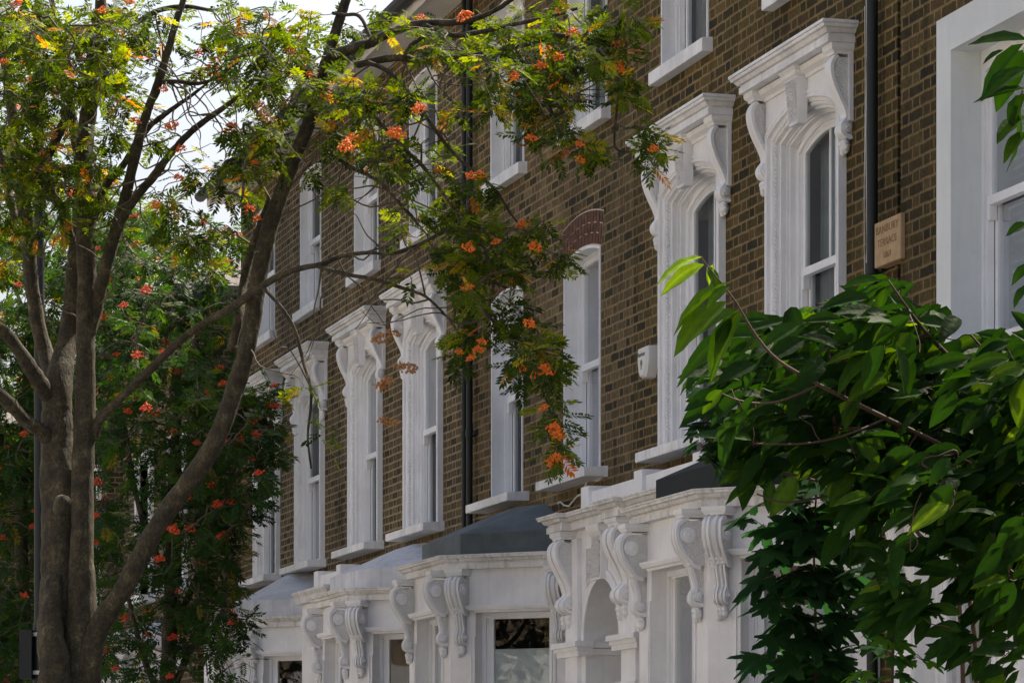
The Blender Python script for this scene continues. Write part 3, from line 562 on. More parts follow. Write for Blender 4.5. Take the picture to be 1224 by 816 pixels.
# ---------------------------------------------------------------- double porch of the first house
def porch(t, xa, piers, zt=3.75, y=-.5, vis=True):
    """piers: list of (x0,x1) front piers; arches between"""
    mb = MB(); zb = zt-.13; x0, x1 = piers[0][0], piers[-1][1]; zs, = (2.77,)
    prev = None
    arches = [(piers[i][1], piers[i+1][0]) for i in range(len(piers)-1)]
    for a, b in piers: mb.add([(a,y,0),(b,y,0),(b,y,zb),(a,y,zb)], [(0,1,2,3)])
    for a, b in arches:
        hw = (b-a)/2; cx = (a+b)/2; ap = arch_pts(cx, hw, zs, hw, 20); n = len(ap)
        mb.add([(p,y,q) for p, q in ap]+[(p,y,zb) for p, q in ap], [(i,i+1,n+i+1,n+i) for i in range(n-1)])
        mb.add([(p,y,q) for p, q in ap]+[(p,1.0,q) for p, q in ap], [(i,i+1,n+i+1,n+i) for i in range(n-1)])    # barrel soffit
        for xx in (a, b): mb.add([(xx,y,0),(xx,1.0,0),(xx,1.0,zs),(xx,y,zs)], [(0,1,2,3)])
        mb.add([(a,1.0,0),(b,1.0,0),(b,1.0,zs+hw),(a,1.0,zs+hw)], [(0,1,2,3)])
        # archivolt
        mb.sweep(ap, [(-.07,y),(-.07,y-.014),(-.045,y-.02),(-.03,y-.012),(-.008,y-.012),(0,y-.02),(0.002,y)], XZ)
        # impost inside
        for xx, sg in ((a, 1), (b, -1)):
            for z_, e in ((zs-.10, .03), (zs-.05, .045), (zs-.38, .02)):
                l, r = sorted((xx, xx+sg*e)); mb.box(l, r, y+.001, .99, z_, z_+.045)
    mb.add([(x0,y,0),(x0,0,0),(x0,0,zb),(x0,y,zb)], [(0,1,2,3)]); mb.add([(x1,y,0),(x1,0,0),(x1,0,zb),(x1,y,zb)], [(0,1,2,3)])
    po = obj('porch', mb, M['white'], t)
    for a, b in piers:                                # pilaster on each pier: stepped front, impost mouldings, colonnettes
        k = MB(); yy = y-.035; k.box(a+.14, b-.10, yy, y-.001, 0, zb-.06)
        for z_, e, h in ((zs-.11,.02,.04),(zs-.07,.035,.03),(zs-.04,.055,.04),(zs-.40,.02,.03),(zs-.37,.04,.025)):
            k.box(a-.005-e, b+.005+e, y-.045-e, y+.05, z_, z_+h)
        for xc in (a+.09, a+.2, b-.08): k.tube([(xc, y-.045, 0), (xc, y-.045, zs-.47)], .045, 12); k.ball((xc, y-.045, zs-.47), .045, 12, 6)
        obj('pilaster', k, M['white'], po, auto=50)
        for dx in (.115, .245):
            cap = MB(); cap.cornice([(a+dx-.055,y),(a+dx-.055,y-.12),(a+dx+.055,y-.12),(a+dx+.055,y)], [(0,zb-.06),(.004,zb-.045),(.02,zb-.03),(.022,zb-.0015)]); obj('corbel_cap', cap, M['white'], po)
            console(po, Matrix.Translation((a+dx, y, zb-.06)), POR_PROF, .10, vol=((.055,-.495,.045),), leaf=(.05,-.60,.065), ribs=False)
    # pierced carved keystones
    for a, b in arches:
        cx = (a+b)/2; k = MB(); k.box(cx-.12, cx+.12, y-.055, y-.001, zs+.44, zb-.055); k.cur = 1; k.box(cx-.10, cx+.10, y-.062, y-.0555, zs+.46, zb-.09); k.cur = 0
        k.cornice([(cx-.13,y),(cx-.13,y-.06),(cx+.13,y-.06),(cx+.13,y)], [(0,zb-.08),(.02,zb-.05),(.03,zb-.02),(.03,zb-.002)])
        k.cur = 1; k.add([(a+.02,y-.004,zs+.40),(cx-.13,y-.004,zs+.48),(cx-.13,y-.004,zb-.15),(a+.02,y-.004,zb-.15)], [(0,1,2,3)])
        obj('keystone', k, [M['white'], M['carved_deep']], po)
    c = MB(); pth = [(x0-.02,0),(x0-.02,y)]
    for a, b in piers:
        pth += [(a-.02,y-.12),(a+.36,y-.12),(a+.36,y-.05)] if a == piers[0][0] else [(a-.02,y-.05),(a-.02,y-.12),(a+.36,y-.12),(a+.36,y-.05)]
    pth = [(x0-.02,0),(x0-.02,y-.12),(x0+.36,y-.12),(x0+.36,y-.05)]
    for a, b in piers[1:-1]: pth += [(a-.02,y-.05),(a-.02,y-.12),(a+.36,y-.12),(a+.36,y-.05)]
    pth += [(x1,y-.05),(x1,0)]
    c.cornice(pth, [(0,zb),(.022,zb+.003),(.022,zb+.050),(.010,zb+.052),(.014,zb+.066),(.036,zb+.072),(.054,zb+.092),(.050,zb+.096),(.078,zb+.100),(.078,zb+.116),(.088,zb+.119),(.088,zt)])
    obj('cornice', c, M['stain'], po)
    p = MB(); yp = y+.12
    p.box(x0+.02, x1-.05, yp+.03, yp+.15, zt+.0005, zt+.19)
    for a in (x0+.02, (x0+x1)/2-.1, x1-.22): p.box(a, a+.20, yp, yp+.18, zt+.0005, zt+.235)
    obj('parapet', p, M['white'], po)
    return po
porch(h1, -24.9, [(-24.9,-24.36),(-23.46,-22.9),(-22.1,-21.95)])
# parapets of the porches whose fronts are hidden behind the other bays
def low_porch(t, x0, x1, zt=3.68):
    m = MB(); m.box(x0, x1, -.5, -.001, 0, zt-.13); po = obj('porch', m, M['white'], t)
    c = MB(); c.cornice([(x0,0),(x0,-.5),(x1,-.5),(x1,0)], [(0,zt-.13),(.06,zt-.126),(.07,zt-.06),(.10,zt-.02),(.10,zt)]); obj('cornice', c, M['stain'], po)
    p = MB(); p.box(x0+.1, x1-.1, -.36, -.22, zt+.0005, zt+.17)
    for a in (x0+.08, x1-.28): p.box(a, a+.2, -.39, -.19, zt+.0005, zt+.22)
    obj('parapet', p, M['white'], po)
low_porch(h3, -34.75, -33.30, 3.74); low_porch(h4, -40.55, -38.80)
# ---------------------------------------------------------------- pipes
def pipe(t, x, z0, z1, r=.055, y=-.09, name='drainpipe'):
    m = MB(); m.tube([(x,y,z0),(x,y,z1)], r, 14)
    z = z0+1.2
    while z < z1: m.tube([(x,y,z),(x,y,z+.07)], r*1.22, 14); m.box(x-.10, x+.10, y+.02, -.002, z+.01, z+.05); z += 1.83
    return obj(name, m, M['black'], t, auto=40)
pipe(h1, -19.60, 0, EAVE-.02, .036, -.06)
pipe(h2, -29.48, 0, EAVE-.02, .030, -.06); pipe(h2, -29.66, 0, EAVE-.02, .026, -.06)
pipe(h2, -25.55, 0, 3.5, .04, -.08)
# dark rendered-over chase beside the drainpipe and the set-forward next house
# ---------------------------------------------------------------- next house (right edge)
h0 = house(-19.33, -13.8, 'brick', 'brown brick house with a large plain white flat-framed sash window, at the right edge', None); H['h0'] = h0
WX0, WX1 = -18.51, -16.35
wall_sheet('wall', -19.17, -13.8, 0, EAVE, [(WX0+.02, WX1-.02, 4.15, 6.15), (-17.9,-16.1,1.0,3.0)], M['brick'], h0, y=-.045, ret=.12)
m = MB(); m.add([(-19.33,.03,0),(-19.17,.03,0),(-19.17,.03,EAVE),(-19.33,.03,EAVE)], [(0,1,2,3)]); m.add([(-19.33,.0,0),(-19.33,.03,0),(-19.33,.03,EAVE),(-19.33,.0,EAVE)], [(0,1,2,3)]); m.add([(-19.17,.03,0),(-19.17,-.045,0),(-19.17,-.045,EAVE),(-19.17,.03,EAVE)], [(0,1,2,3)])
obj('wall_recess', m, M['brick'], h0)
m = MB(); pth = [(WX0,4.2),(WX0,6.20),(WX1,6.20),(WX1,4.2)]
m.sweep(pth, [(0,-.045),(0,-.085),(.215,-.085),(.215,.145)], XZ)
bw = obj('window_reveal', m, M['offwhite'], h0)
zz0, zz1 = 4.2, 5.985; hwn = (WX1-WX0)/2-.215; cxn = (WX0+WX1)/2
sash(bw, cxn, hwn, zz0, zz1-.10, .10, .11, kind='blind', bar=False, meet=.50)
sill(bw, cxn, (WX1-WX0)/2+.05, 4.2, .10, .22)
m = MB(); ap = arch_pts(cxn, hwn, zz1-.10, .10); n = len(ap); m.add([(a,.108,b) for a,b in ap]+[(a,.108,zz1+.02) for a,b in ap], [(i,i+1,n+i+1,n+i) for i in range(n-1)]); obj('window_head', m, M['gloss'], bw)
rf = roof_for(h0, -19.33, -13.8)
bk = MB(); bk.add([(-13.8,0,0),(-13.8,9.2,0),(-13.8,9.2,EAVE),(-13.8,0,EAVE)], [(0,1,2,3)]); bk.add([(-19.33,9.2,0),(-13.8,9.2,0),(-13.8,9.2,EAVE),(-19.33,9.2,EAVE)], [(0,1,2,3)]); obj('rear_wall', bk, M['brick'], h0)
bay(h0, -17.3, -15.6, p=.85, roofm='whiteroof', zt=3.6, fkind='net', ckind='net')
# lead flashing scar, plaque, alarm, cables
t = thing('stone_plaque', (-19.32, 0, 4.88), 'square buff stone plaque carved BANBURY TERRACE 1869 beside the drainpipe', 'plaque')
m = MB(); m.box(-19.53, -19.10, -.075, .03, 4.885, 5.165); p = obj('stone_slab', m, M['stone'], t); bv = p.modifiers.new('b','BEVEL'); bv.width = .008; bv.segments = 2
def text(parent, s, x, y, z, size, mat, rot=(math.pi/2,0,0), name='lettering', ext=.001, sx=1.):
    cu = bpy.data.curves.new(name, 'FONT'); cu.body = s; cu.size = size; cu.extrude = ext; cu.align_x = 'CENTER'; cu.space_character = 1.12
    tmp = bpy.data.objects.new('tmp', cu); COL.objects.link(tmp); bpy.context.view_layer.update()
    me = bpy.data.meshes.new_from_object(tmp.evaluated_get(bpy.context.evaluated_depsgraph_get())); bpy.data.objects.remove(tmp)
    me.transform(Matrix.Translation((x,y,z)) @ Matrix.Rotation(rot[2],4,'Z') @ Matrix.Rotation(rot[0],4,'X') @ Matrix.Diagonal((sx,1,1,1))); me.materials.append(mat)
    o = bpy.data.objects.new(name, me); COL.objects.link(o); fix_parent(o, parent); return o
text(t, 'BANBURY', -19.315, -.0765, 5.085, .072, M['stonecut'], sx=1.05); text(t, 'TERRACE', -19.315, -.0765, 5.005, .066, M['stonecut'], sx=1.05); text(t, '1869', -19.315, -.0765, 4.925, .06, M['stonecut'])
t = thing('alarm_box', (-24.22, -.0, 4.76), 'white wedge-shaped burglar alarm box on brick left of a hooded window', 'alarm box')
m = MB(); ax = -24.22
outl = [(-.10,.24),(.10,.24),(.115,.20),(.11,.12),(.085,.04),(.05,.0),(-.05,.0),(-.085,.04),(-.11,.12),(-.115,.20)]
n = len(outl); m.add([(ax+a,-.002,4.765+b) for a,b in outl]+[(ax+a*.97,-.075,4.768+b*.98) for a,b in outl]+[(ax+a*.80,-.10,4.785+b*.86) for a,b in outl],
    [(i,(i+1)%n,n+(i+1)%n,n+i) for i in range(n)]+[(n+i,n+(i+1)%n,2*n+(i+1)%n,2*n+i) for i in range(n)]+[tuple(range(2*n,3*n))]); obj('alarm_cover', m, M['plastic'], t, auto=30)
text(t, 'Banham', ax, -.1015, 4.93, .052, M['logo'])
m = MB(); m.disc((ax,-.1005,4.88),1,.026,-.002,16); m.box(ax-.008,ax+.008,-.103,-.1005,4.83,4.86); obj('emblem', m, M['logo'], t)
t = MB(); zs_ = [8.9, 8.0, 7.2, 6.6, 6.2, 5.8, 5.5, 5.1, 4.8, 4.3, 3.9]; t.tube([(-19.82+.012*math.sin(i*2.1), -.012, z) for i, z in enumerate(zs_)], .0035, 6)
t.tube([(-19.85+.01*math.sin(i*1.3), -.012, z) for i, z in enumerate(zs_[3:])], .0025, 6)
tag(obj('wall_cable', t, M['plastic']), 'thin white cable running down the brick just left of the black drainpipe', 'cable')
t = MB(); y_ = -.02; t.tube([(-26.75+.11*i, y_-.01*math.sin(i), 4.03-.05*math.sin(i*.5)+.006*i+.02*math.sin(i*1.7)) for i in range(12)], .008, 6)
tag(obj('wall_cable', t, M['plastic']), 'loose pale cable sagging under the sill between the grey and white bay roofs', 'cable')
# ---------------------------------------------------------------- far house that steps forward, and the lower one beyond
def far_house(x0, x1, y0, ztop, label, rfm='slate', wins=()):
    t = thing('terraced_house', ((x0+x1)/2, y0, 0), label, 'house', 'houses beyond the brick row')
    ops = [(c-.5, c+.5, a, b) for c, a, b in wins]
    w = wall_sheet('wall', x0, x1, 0, ztop, ops, M['brick_far'], t, y=y0)
    m = MB(); m.add([(x1,y0,0),(x1,8,0),(x1,8,ztop),(x1,y0,ztop)], [(0,1,2,3)]); obj('side_wall', m, M['brick_far'], t); m = MB(); m.add([(x0,y0,0),(x0,8,0),(x0,8,ztop),(x0,y0,ztop)], [(0,1,2,3)]); obj('side_wall', m, M['brick_far'], t)
    r = MB(); r.add([(x0-.2,y0-.35,ztop),(x1+.15,y0-.35,ztop),(x1+.15,8.3,ztop),(x0-.2,8.3,ztop),(x0+2,y0+4,ztop+1.9),(x1-2,y0+4,ztop+1.9)], [(0,1,5,4),(1,2,5),(2,3,4,5),(3,0,4)]); r.box(x0-.2,x1+.15,y0-.35,8.3,ztop-.12,ztop-.001)
    obj('roof', r, M[rfm], t)
    for c, a, b in wins:
        f = MB(); f.T = Matrix.Translation((0,y0,0)); f.sweep([(c-.62,a-.05),(c-.62,b+.1),(c+.62,b+.1),(c+.62,a-.05)], [(0,0),(0,-.06),(.12,-.06),(.12,.15)], XZ); f.box(c-.75,c+.75,-.2,.1,a-.14,a-.05); f.box(c-.5,c+.5,.08,.12,(a+b)/2-.03,(a+b)/2+.03)
        wi = obj('window', f, M['white'], t); g = MB(); g.add([(c-.5,y0+.12,a),(c+.5,y0+.12,a),(c+.5,y0+.12,b),(c-.5,y0+.12,b)], [(0,1,2,3)]); obj('pane', g, M['dark'], wi)
    return t
f1 = far_house(-46.6, -40.95, -.55, 7.9, 'lower brick house stepping forward beyond the end of the row', wins=((-42.0,4.3,6.1),(-44.6,4.3,6.1)))
bay(f1, -43.9, -42.3, p=1.35, lcant=-44.7, rcant=-41.5, roofm='whiteroof', zt=3.5, fkind='none', ckind='none')
f2 = far_house(-52.4, -46.8, -.75, 7.6, 'brick house with white windows behind the rowan trunks, second beyond the row', wins=((-47.9,4.3,6.2),(-50.4,4.3,6.2),(-48.2,1.0,3.1)))
f3 = far_house(-59.5, -53.5, -2.2, 7.4, 'pale house farthest along the street, glimpsed left of the trunk', wins=((-55.0,4.3,6.2),(-57.4,4.3,6.2),(-55.0,1.0,3.0)))
# terrace on the opposite side, seen only as reflections in the panes
t = thing('terraced_house', (-24, -21, 0), 'brick terrace across the street, visible only as reflections in window glass', 'house')
wx = [(-52+3.2*i) for i in range(22)]
ops = [(x-.5, x+.5, 4.3, 6.1) for x in wx]+[(x-.5, x+.5, 7.1, 8.5) for x in wx]+[(x-.6, x+.6, 1.1, 3.1) for x in wx]
m = MB(); m.add([(-55,-20,0),(20,-20,0),(20,-20,8.8),(-55,-20,8.8)], [(0,1,2,3)]); m.add([(-55,-20.0,8.8),(20,-20,8.8),(20,-25,11.8),(-55,-25,11.8)], [(0,1,2,3)]); obj('wall', m, M['brick_bounce'], t)
m = MB()
m.box(-55,20,-20,-19.95,0,3.6)  # unseen white ground-floor band, added to bounce light across the street
for a, b, c, d in ops: m.box(a-.12, b+.12, -20, -19.93, c-.12, d+.12)
obj('surrounds_and_bounce_band', m, M['white'], t); m = MB()
for a, b, c, d in ops: m.box(a, b, -19.93, -19.92, c, d)
obj('panes', m, M['dark'], t)
# ---------------------------------------------------------------- ground
def struct(name, mb, mat): o = obj(name, mb, mat); o['kind'] = 'structure'; return o
m = MB(); m.add([(-400,-300,-.16),(300,-300,-.16),(300,300,-.16),(-400,300,-.16)], [(0,1,2,3)]); struct('ground', m, M['earth'])
m = MB(); m.add([(-300,-14,-.13),(200,-14,-.13),(200,-6.6,-.13),(-300,-6.6,-.13)], [(0,1,2,3)]); struct('road', m, M['asphalt'])
m = MB(); m.box(-300,200,-6.45,-3.0,-.16,0); struct('pavement', m, M['paving'])
m = MB(); m.box(-300,200,-6.6,-6.451,-.16,.003); struct('kerb', m, M['kerb'])
m = MB(); m.box(-300,200,-3.0,-.0,-.16,-.005); struct('front_gardens', m, M['bounce_pave'])
m = MB(); m.box(-300,200,-18,-14.15,-.16,0); struct('far_pavement', m, M['bounce_pave'])
#TREES-BEGIN
# ---------------------------------------------------------------- vegetation
RV = np.array([ST, CT, 0.]); FV = np.array([-CT, ST, 0.]); UV = np.array([0., 0., 1.])
def rp_(px, py, Y): return np.array(ray(px, py, Y))
def catmull(pts, k=5):
    out = []; n = len(pts); A = [np.array(p, float) for p in pts]
    for i in range(n-1):
        p0, p1, p2, p3 = A[max(i-1,0)], A[i], A[i+1], A[min(i+2,n-1)]
        for q in range(k):
            t = q/k; out.append(.5*((2*p1)+(-p0+p2)*t+(2*p0-5*p1+4*p2-p3)*t*t+(-p0+3*p1-3*p2+p3)*t**3))
    out.append(A[-1]); return out
def limb(mb, pts, nodes, seg=10, rough=.0, k=5):
    """pts: (px,py,Y,radius_px); smooth tapered limb, its points become growth nodes"""
    P = [np.append(rp_(a, b, Y), r*Y/F) for a, b, Y, r in pts]; C = catmull(P, k)
    for i, c in enumerate(C):
        if rough and 0 < i < len(C)-1: c[:3] += rng.normal(0, rough*c[3], 3); c[3] *= 1+rng.normal(0, rough*.6)
    v0 = len(mb.v); mb.tube([c[:3] for c in C], [max(c[3], .0018) for c in C], seg)
    for i, c in enumerate(C):
        if c[3] < .02: continue
        for q in range(seg):
            j = v0+i*seg+q; p = Vector(mb.v[j]); ctr = Vector(c[:3]); nz = noise.noise(Vector((p.x*9, p.y*9, p.z*3.2)))*.17+noise.noise(Vector((p.x*26, p.y*26, p.z*13)))*.07
            mb.v[j] = tuple(ctr+(p-ctr)*(1+nz))
    nodes += [c[:3] for c in C]
def raw_mesh(name, V, Fc, mat, parent, tint=None, smooth=False):
    me = bpy.data.meshes.new(name); nf = len(Fc); k = Fc.shape[1]
    me.vertices.add(len(V)); me.vertices.foreach_set('co', V.astype(np.float32).ravel())
    me.loops.add(nf*k); me.loops.foreach_set('vertex_index', Fc.astype(np.int32).ravel())
    me.polygons.add(nf); me.polygons.foreach_set('loop_start', np.arange(0, nf*k, k, dtype=np.int32)); me.polygons.foreach_set('loop_total', np.full(nf, k, dtype=np.int32))
    if tint is not None:
        at = me.attributes.new('tint', 'FLOAT', 'FACE'); at.data.foreach_set('value', tint.astype(np.float32))
    me.materials.append(mat); me.update(); me.validate()
    if smooth: me.polygons.foreach_set('use_smooth', [True]*nf)
    o = bpy.data.objects.new(name, me); COL.objects.link(o); fix_parent(o, parent); return o
def instance_leaves(name, tmplV, tmplF, pos, dirs, ups, size, tint, mat, parent, jit=.06, smooth=False):
    x = dirs/np.linalg.norm(dirs, axis=1)[:,None]; y = np.cross(ups, x); y /= (np.linalg.norm(y, axis=1)[:,None]+1e-9); z = np.cross(x, y)
    V = (tmplV[None,:,0,None]*x[:,None,:]+tmplV[None,:,1,None]*y[:,None,:]+tmplV[None,:,2,None]*z[:,None,:])*size[:,None,None]+pos[:,None,:]
    n, k = V.shape[:2]; Fc = (tmplF[None]+(np.arange(n)*k)[:,None,None]).reshape(-1, tmplF.shape[1])
    t = np.repeat(tint, len(tmplF))+rng.normal(0, jit, n*len(tmplF))
    return raw_mesh(name, V.reshape(-1,3), Fc, mat, parent, np.clip(t, 0, 1), smooth)
def pinnate(seed):
    r = np.random.default_rng(seed); V = []; Fq = []
    def leaflet(bx, by, ang, L, W, roll):
        d = np.array([math.cos(ang), math.sin(ang), -.18]); s_ = np.array([-math.sin(ang), math.cos(ang), roll]); b = np.array([bx, by, -.16*bx*bx])
        o = len(V); V.extend([b, b+d*L*.5-s_*W*.5, b+d*L, b+d*L*.45+s_*W*.5]); Fq.append((o, o+1, o+2, o+3))
    for i in range(6):
        x = .26+.66*i/5; L = (.27+.07*math.sin(math.pi*(i+.7)/6.5))
        for sg in (-1, 1): leaflet(x+r.normal(0,.01), 0, sg*(1.02-.05*i+r.normal(0,.10)), L*r.uniform(.88,1.1), .115, r.normal(0,.35))
    leaflet(.95, 0, r.normal(0,.1), .30, .11, 0.)
    o = len(V); V.extend([np.array([0,-.008,0.]), np.array([.95,-.005,-.145]), np.array([.95,.005,-.145]), np.array([0,.008,0.])]); Fq.append((o,o+1,o+2,o+3))
    return np.array(V), np.array(Fq)
PIN = [pinnate(i) for i in range(4)]
def grow(nodes, clusters, base_r=.0022):
    """connect cluster points to the nearest existing wood; returns twig mesh and outward directions"""
    N0 = np.array(nodes); C = np.array(clusters); d = np.linalg.norm(C[:,None]-N0[None], axis=2); best = d.min(1); par = -1-d.argmin(1)
    order = []; left = set(range(len(C))); pos = {}
    parent = par.copy(); dist = best.copy(); done = np.zeros(len(C), bool)
    for _ in range(len(C)):
        i = int(np.where(done, 1e9, dist).argmin()); done[i] = True; order.append(i)
        dd = np.linalg.norm(C-C[i], axis=1)*1.08; upd = (~done) & (dd < dist); dist[upd] = dd[upd]; parent[upd] = i
    cnt = np.ones(len(C))
    for i in reversed(order):
        if parent[i] >= 0: cnt[parent[i]] += cnt[i]
    mb = MB(); dirs = np.zeros_like(C); sub = {}
    for i in order:
        p = C[parent[i]] if parent[i] >= 0 else N0[-1-parent[i]]; q = C[i]; L = np.linalg.norm(q-p)+1e-6
        r1 = base_r*cnt[i]**.45; r0 = min(r1*1.25, base_r*3.8*2)
        prev = dirs[parent[i]] if parent[i] >= 0 else (q-p)/L
        m1 = p+prev*L*.3+rng.normal(0, .05*L, 3); m1[2] += .03*L; m2 = p+(q-p)*.68+rng.normal(0, .06*L, 3)
        C4 = catmull([p, m1*.6+(p+(q-p)*.33)*.4, m2, q], 3)
        mb.tube(C4, np.linspace(r0, r1, len(C4)), 5, cap=False)
        e = q-m2; dirs[i] = e/(np.linalg.norm(e)+1e-9)
    return mb, dirs
def ell(cx, cy, rx, ry, n, Y, sY=.5):
    a = rng.uniform(0, 2*np.pi, n); r = np.sqrt(rng.uniform(0, 1, n)); y = rng.normal(Y, sY, n)
    return [rp_(cx+rx*r[i]*math.cos(a[i]), cy+ry*r[i]*math.sin(a[i]), y[i]) for i in range(n)]
def rowan_crown(parent, clusters, dirs, lo, hi, size, mat, tint0=.40, tsd=.16, droop=.35, fall=.06, name='crown'):
    P = []; D = []; U = []; S_ = []; T = []
    for c, d in zip(clusters, dirs):
        n = rng.integers(lo, hi+1); base = rng.normal(0, .09)
        for k in range(n):
            v = d*.55+rng.normal(0, .62, 3); v /= np.linalg.norm(v); v[2] = v[2]*.6-droop*rng.uniform(.2, 1.2)
            P.append(c+rng.normal(0, .018, 3)); D.append(v); U.append(np.array([0,0,1.])+rng.normal(0, .42, 3)); S_.append(size*rng.uniform(.72, 1.15))
            T.append(rng.uniform(.84, 1.0) if rng.random() < fall else tint0+base+rng.normal(0, tsd))
    P, D, U, S_, T = map(np.array, (P, D, U, S_, T)); idx = rng.integers(0, 4, len(P))
    Vs = []; Fs = []; Ts = []; off = 0
    for k in range(4):
        s_ = idx == k; tv, tf = PIN[k]
        x = D[s_]/np.linalg.norm(D[s_], axis=1)[:,None]; y = np.cross(U[s_], x); y /= np.linalg.norm(y, axis=1)[:,None]+1e-9; z = np.cross(x, y)
        V = (tv[None,:,0,None]*x[:,None,:]+tv[None,:,1,None]*y[:,None,:]+tv[None,:,2,None]*z[:,None,:])*S_[s_][:,None,None]+P[s_][:,None,:]
        n, kk = V.shape[:2]; Vs.append(V.reshape(-1,3)); Fs.append((tf[None]+(np.arange(n)*kk)[:,None,None]).reshape(-1,4)+off); off += n*kk
        Ts.append(np.clip(np.repeat(T[s_], len(tf))+rng.normal(0, .035, n*len(tf)), 0, 1))
    return raw_mesh(name, np.concatenate(Vs), np.concatenate(Fs), mat, parent, np.concatenate(Ts))
def berry_meshes(mat, nm, n=36, R=.043, r=.0060):
    out = []
    for k in range(3):
        mb = MB(); cs = []
        for i in range(n):
            v = rng.normal(0, 1, 3); v /= np.linalg.norm(v); v *= R*rng.uniform(.5, 1); v[2] *= .55; mb.ball(v, r*rng.uniform(.85, 1.15), 6, 4); 
            if i % 3 == 0: mb.tube([(0,0,.04), tuple(v)], .0008, 3, cap=False)
        me = bpy.data.meshes.new(nm); me.from_pydata(mb.v, [], mb.f); me.materials.append(mat); me.polygons.foreach_set('use_smooth', [True]*len(me.polygons)); out.append(me)
    return out
BM = berry_meshes(M['berry'], 'berries'); BR = berry_meshes(M['berry_red'], 'berries'); BD = berry_meshes(M['berry_dry'], 'seeds', 30, .05, .0075)
def put_berries(parent, pts, meshes, sc=1.0, name='berry_cluster'):
    for p in pts:
        o = bpy.data.objects.new(name, meshes[rng.integers(0, 3)]); COL.objects.link(o); o.parent = parent
        o.location = Vector(p)-WLOC[parent.name]; s_ = sc*rng.uniform(.7, 1.2); o.scale = (s_, s_, s_*rng.uniform(.7, 1.1)); o.rotation_euler = (rng.uniform(-.4,.4), rng.uniform(-.4,.4), rng.uniform(0,6))
# ---- near rowan: many-stemmed kerbside tree on the left
TA = thing('rowan_tree', tuple(ray(88, 950+EYE*F/18, 18)), 'large many-stemmed rowan with thick grey trunks and orange berries, nearest at left', 'tree')
nodesA = []; mb = MB()
limb(mb, [(84,1312,18,50),(82,1150,18,40),(82,980,18,36),(80,880,18,34),(76,800,18,31),(72,745,18,27),(74,690,18,25),(74,600,18,24),(70,540,18,21),(68,500,18,20),(70,459,18,16),(82,405,18.1,12),(89,339,18.1,11.5),(95,270,18.2,9)], [], 28, .02, 9)
limb(mb, [(92,1250,17.9,40),(94,900,17.9,28),(97,820,17.9,23),(98,740,17.9,18),(98,640,17.9,14.5),(99,560,17.9,13),(101,472,17.9,12.5),(103,400,17.9,11.5),(104,339,17.9,11),(102,272,17.9,11),(101,210,17.9,10.8),(102,167,17.95,10.5),(108,110,18,9.5),(113,60,18,9),(120,10,18,7),(124,-60,18,4)], nodesA, 24, .02, 9)
limb(mb, [(68,860,17.8,20),(66,800,17.8,19),(61,740,17.8,13),(66,690,17.9,9)], [], 20, .05, 8)
limb(mb, [(98,850,17.9,19.4),(108,785,17.85,15.0),(122,742,17.8,12.3),(147,704,17.7,11.4),(180,643,17.6,11.4),(213,592,17.5,11.4),(240,556,17.4,11.4),(263,515,17.3,11.0),(281,465,17.3,11.0),(294,420,17.2,10.6),(303,372,17.2,10.6),(312,318,17.2,10.1),(322,272,17.2,9.9),(336,232,17.2,9.2),(352,190,17.2,8.8),(368,150,17.2,8.1),(380,110,17.2,7.5),(388,80,17.2,6.9),(399,45,17.2,6.2),(412,5,17.2,5.5),(432,-50,17.2,4.4)], nodesA, 24, .02, 9)
def br(*pts, rough=.05, seg=8): limb(mb, pts, nodesA, seg, rough)
br((96,340,18.1,10),(94,280,18.2,9),(96,200,18.4,7.5),(84,130,18.5,6),(70,60,18.6,4.5),(62,0,18.7,3))
br((66,462,18.1,12),(55,425,18.2,10),(45,385,18.2,9),(37,330,18.2,8.5),(31,272,18.2,8.5),(23,200,18.3,7.5),(14,133,18.3,6.5),(5,67,18.4,5.5),(-6,0,18.5,4))
br((34,300,18.2,5.5),(22,272,18.3,5.5),(10,230,18.4,5),(2,190,18.5,4.5),(-15,120,18.6,4))
br((62,480,18,11),(50,462,17.9,10),(30,430,17.8,9),(10,402,17.7,8),(-15,385,17.6,7))
br((64,530,18,11),(50,516,17.9,9.5),(28,500,17.8,9),(8,478,17.7,8.5),(-20,458,17.6,8))
br((84,290,18.1,7),(77,255,18,6),(60,228,17.9,6),(53,212,17.9,6),(57,187,17.8,6),(70,160,17.8,5.5),(78,140,17.8,5),(84,100,17.7,4.5),(76,50,17.7,3.5))
br((106,400,17.9,9),(116,360,17.9,8.5),(126,320,17.8,8),(136,285,17.8,7.5),(146,250,17.8,7),(157,205,17.7,6.5),(168,160,17.7,6),(179,125,17.7,5.5),(190,98,17.6,5),(201,60,17.6,4.5),(212,22,17.6,4),(224,-15,17.6,3.5))
br((136,285,17.8,6),(148,258,17.7,5.5),(166,232,17.6,5.2),(187,207,17.6,4.8),(207,180,17.5,4.5),(228,158,17.5,4.2),(250,141,17.5,3.8),(274,124,17.4,3),(292,108,17.4,2),(312,88,17.4,1.2))
br((112,262,17.9,5),(124,226,17.9,4.6),(143,203,17.8,4.2),(160,178,17.8,3.8),(178,152,17.8,3.4),(193,140,17.8,3.2),(212,126,17.8,2.6),(232,112,17.8,2),(252,95,17.8,1.3),(270,72,17.8,.8))
br((190,98,17.6,3),(215,98,17.5,2.6),(238,100,17.5,2.2),(262,92,17.4,1.4),(280,84,17.4,.8))
br((168,25,17.8,3.2),(182,16,17.7,3.2),(200,10,17.7,3),(225,8,17.7,2.6),(253,13,17.6,2))
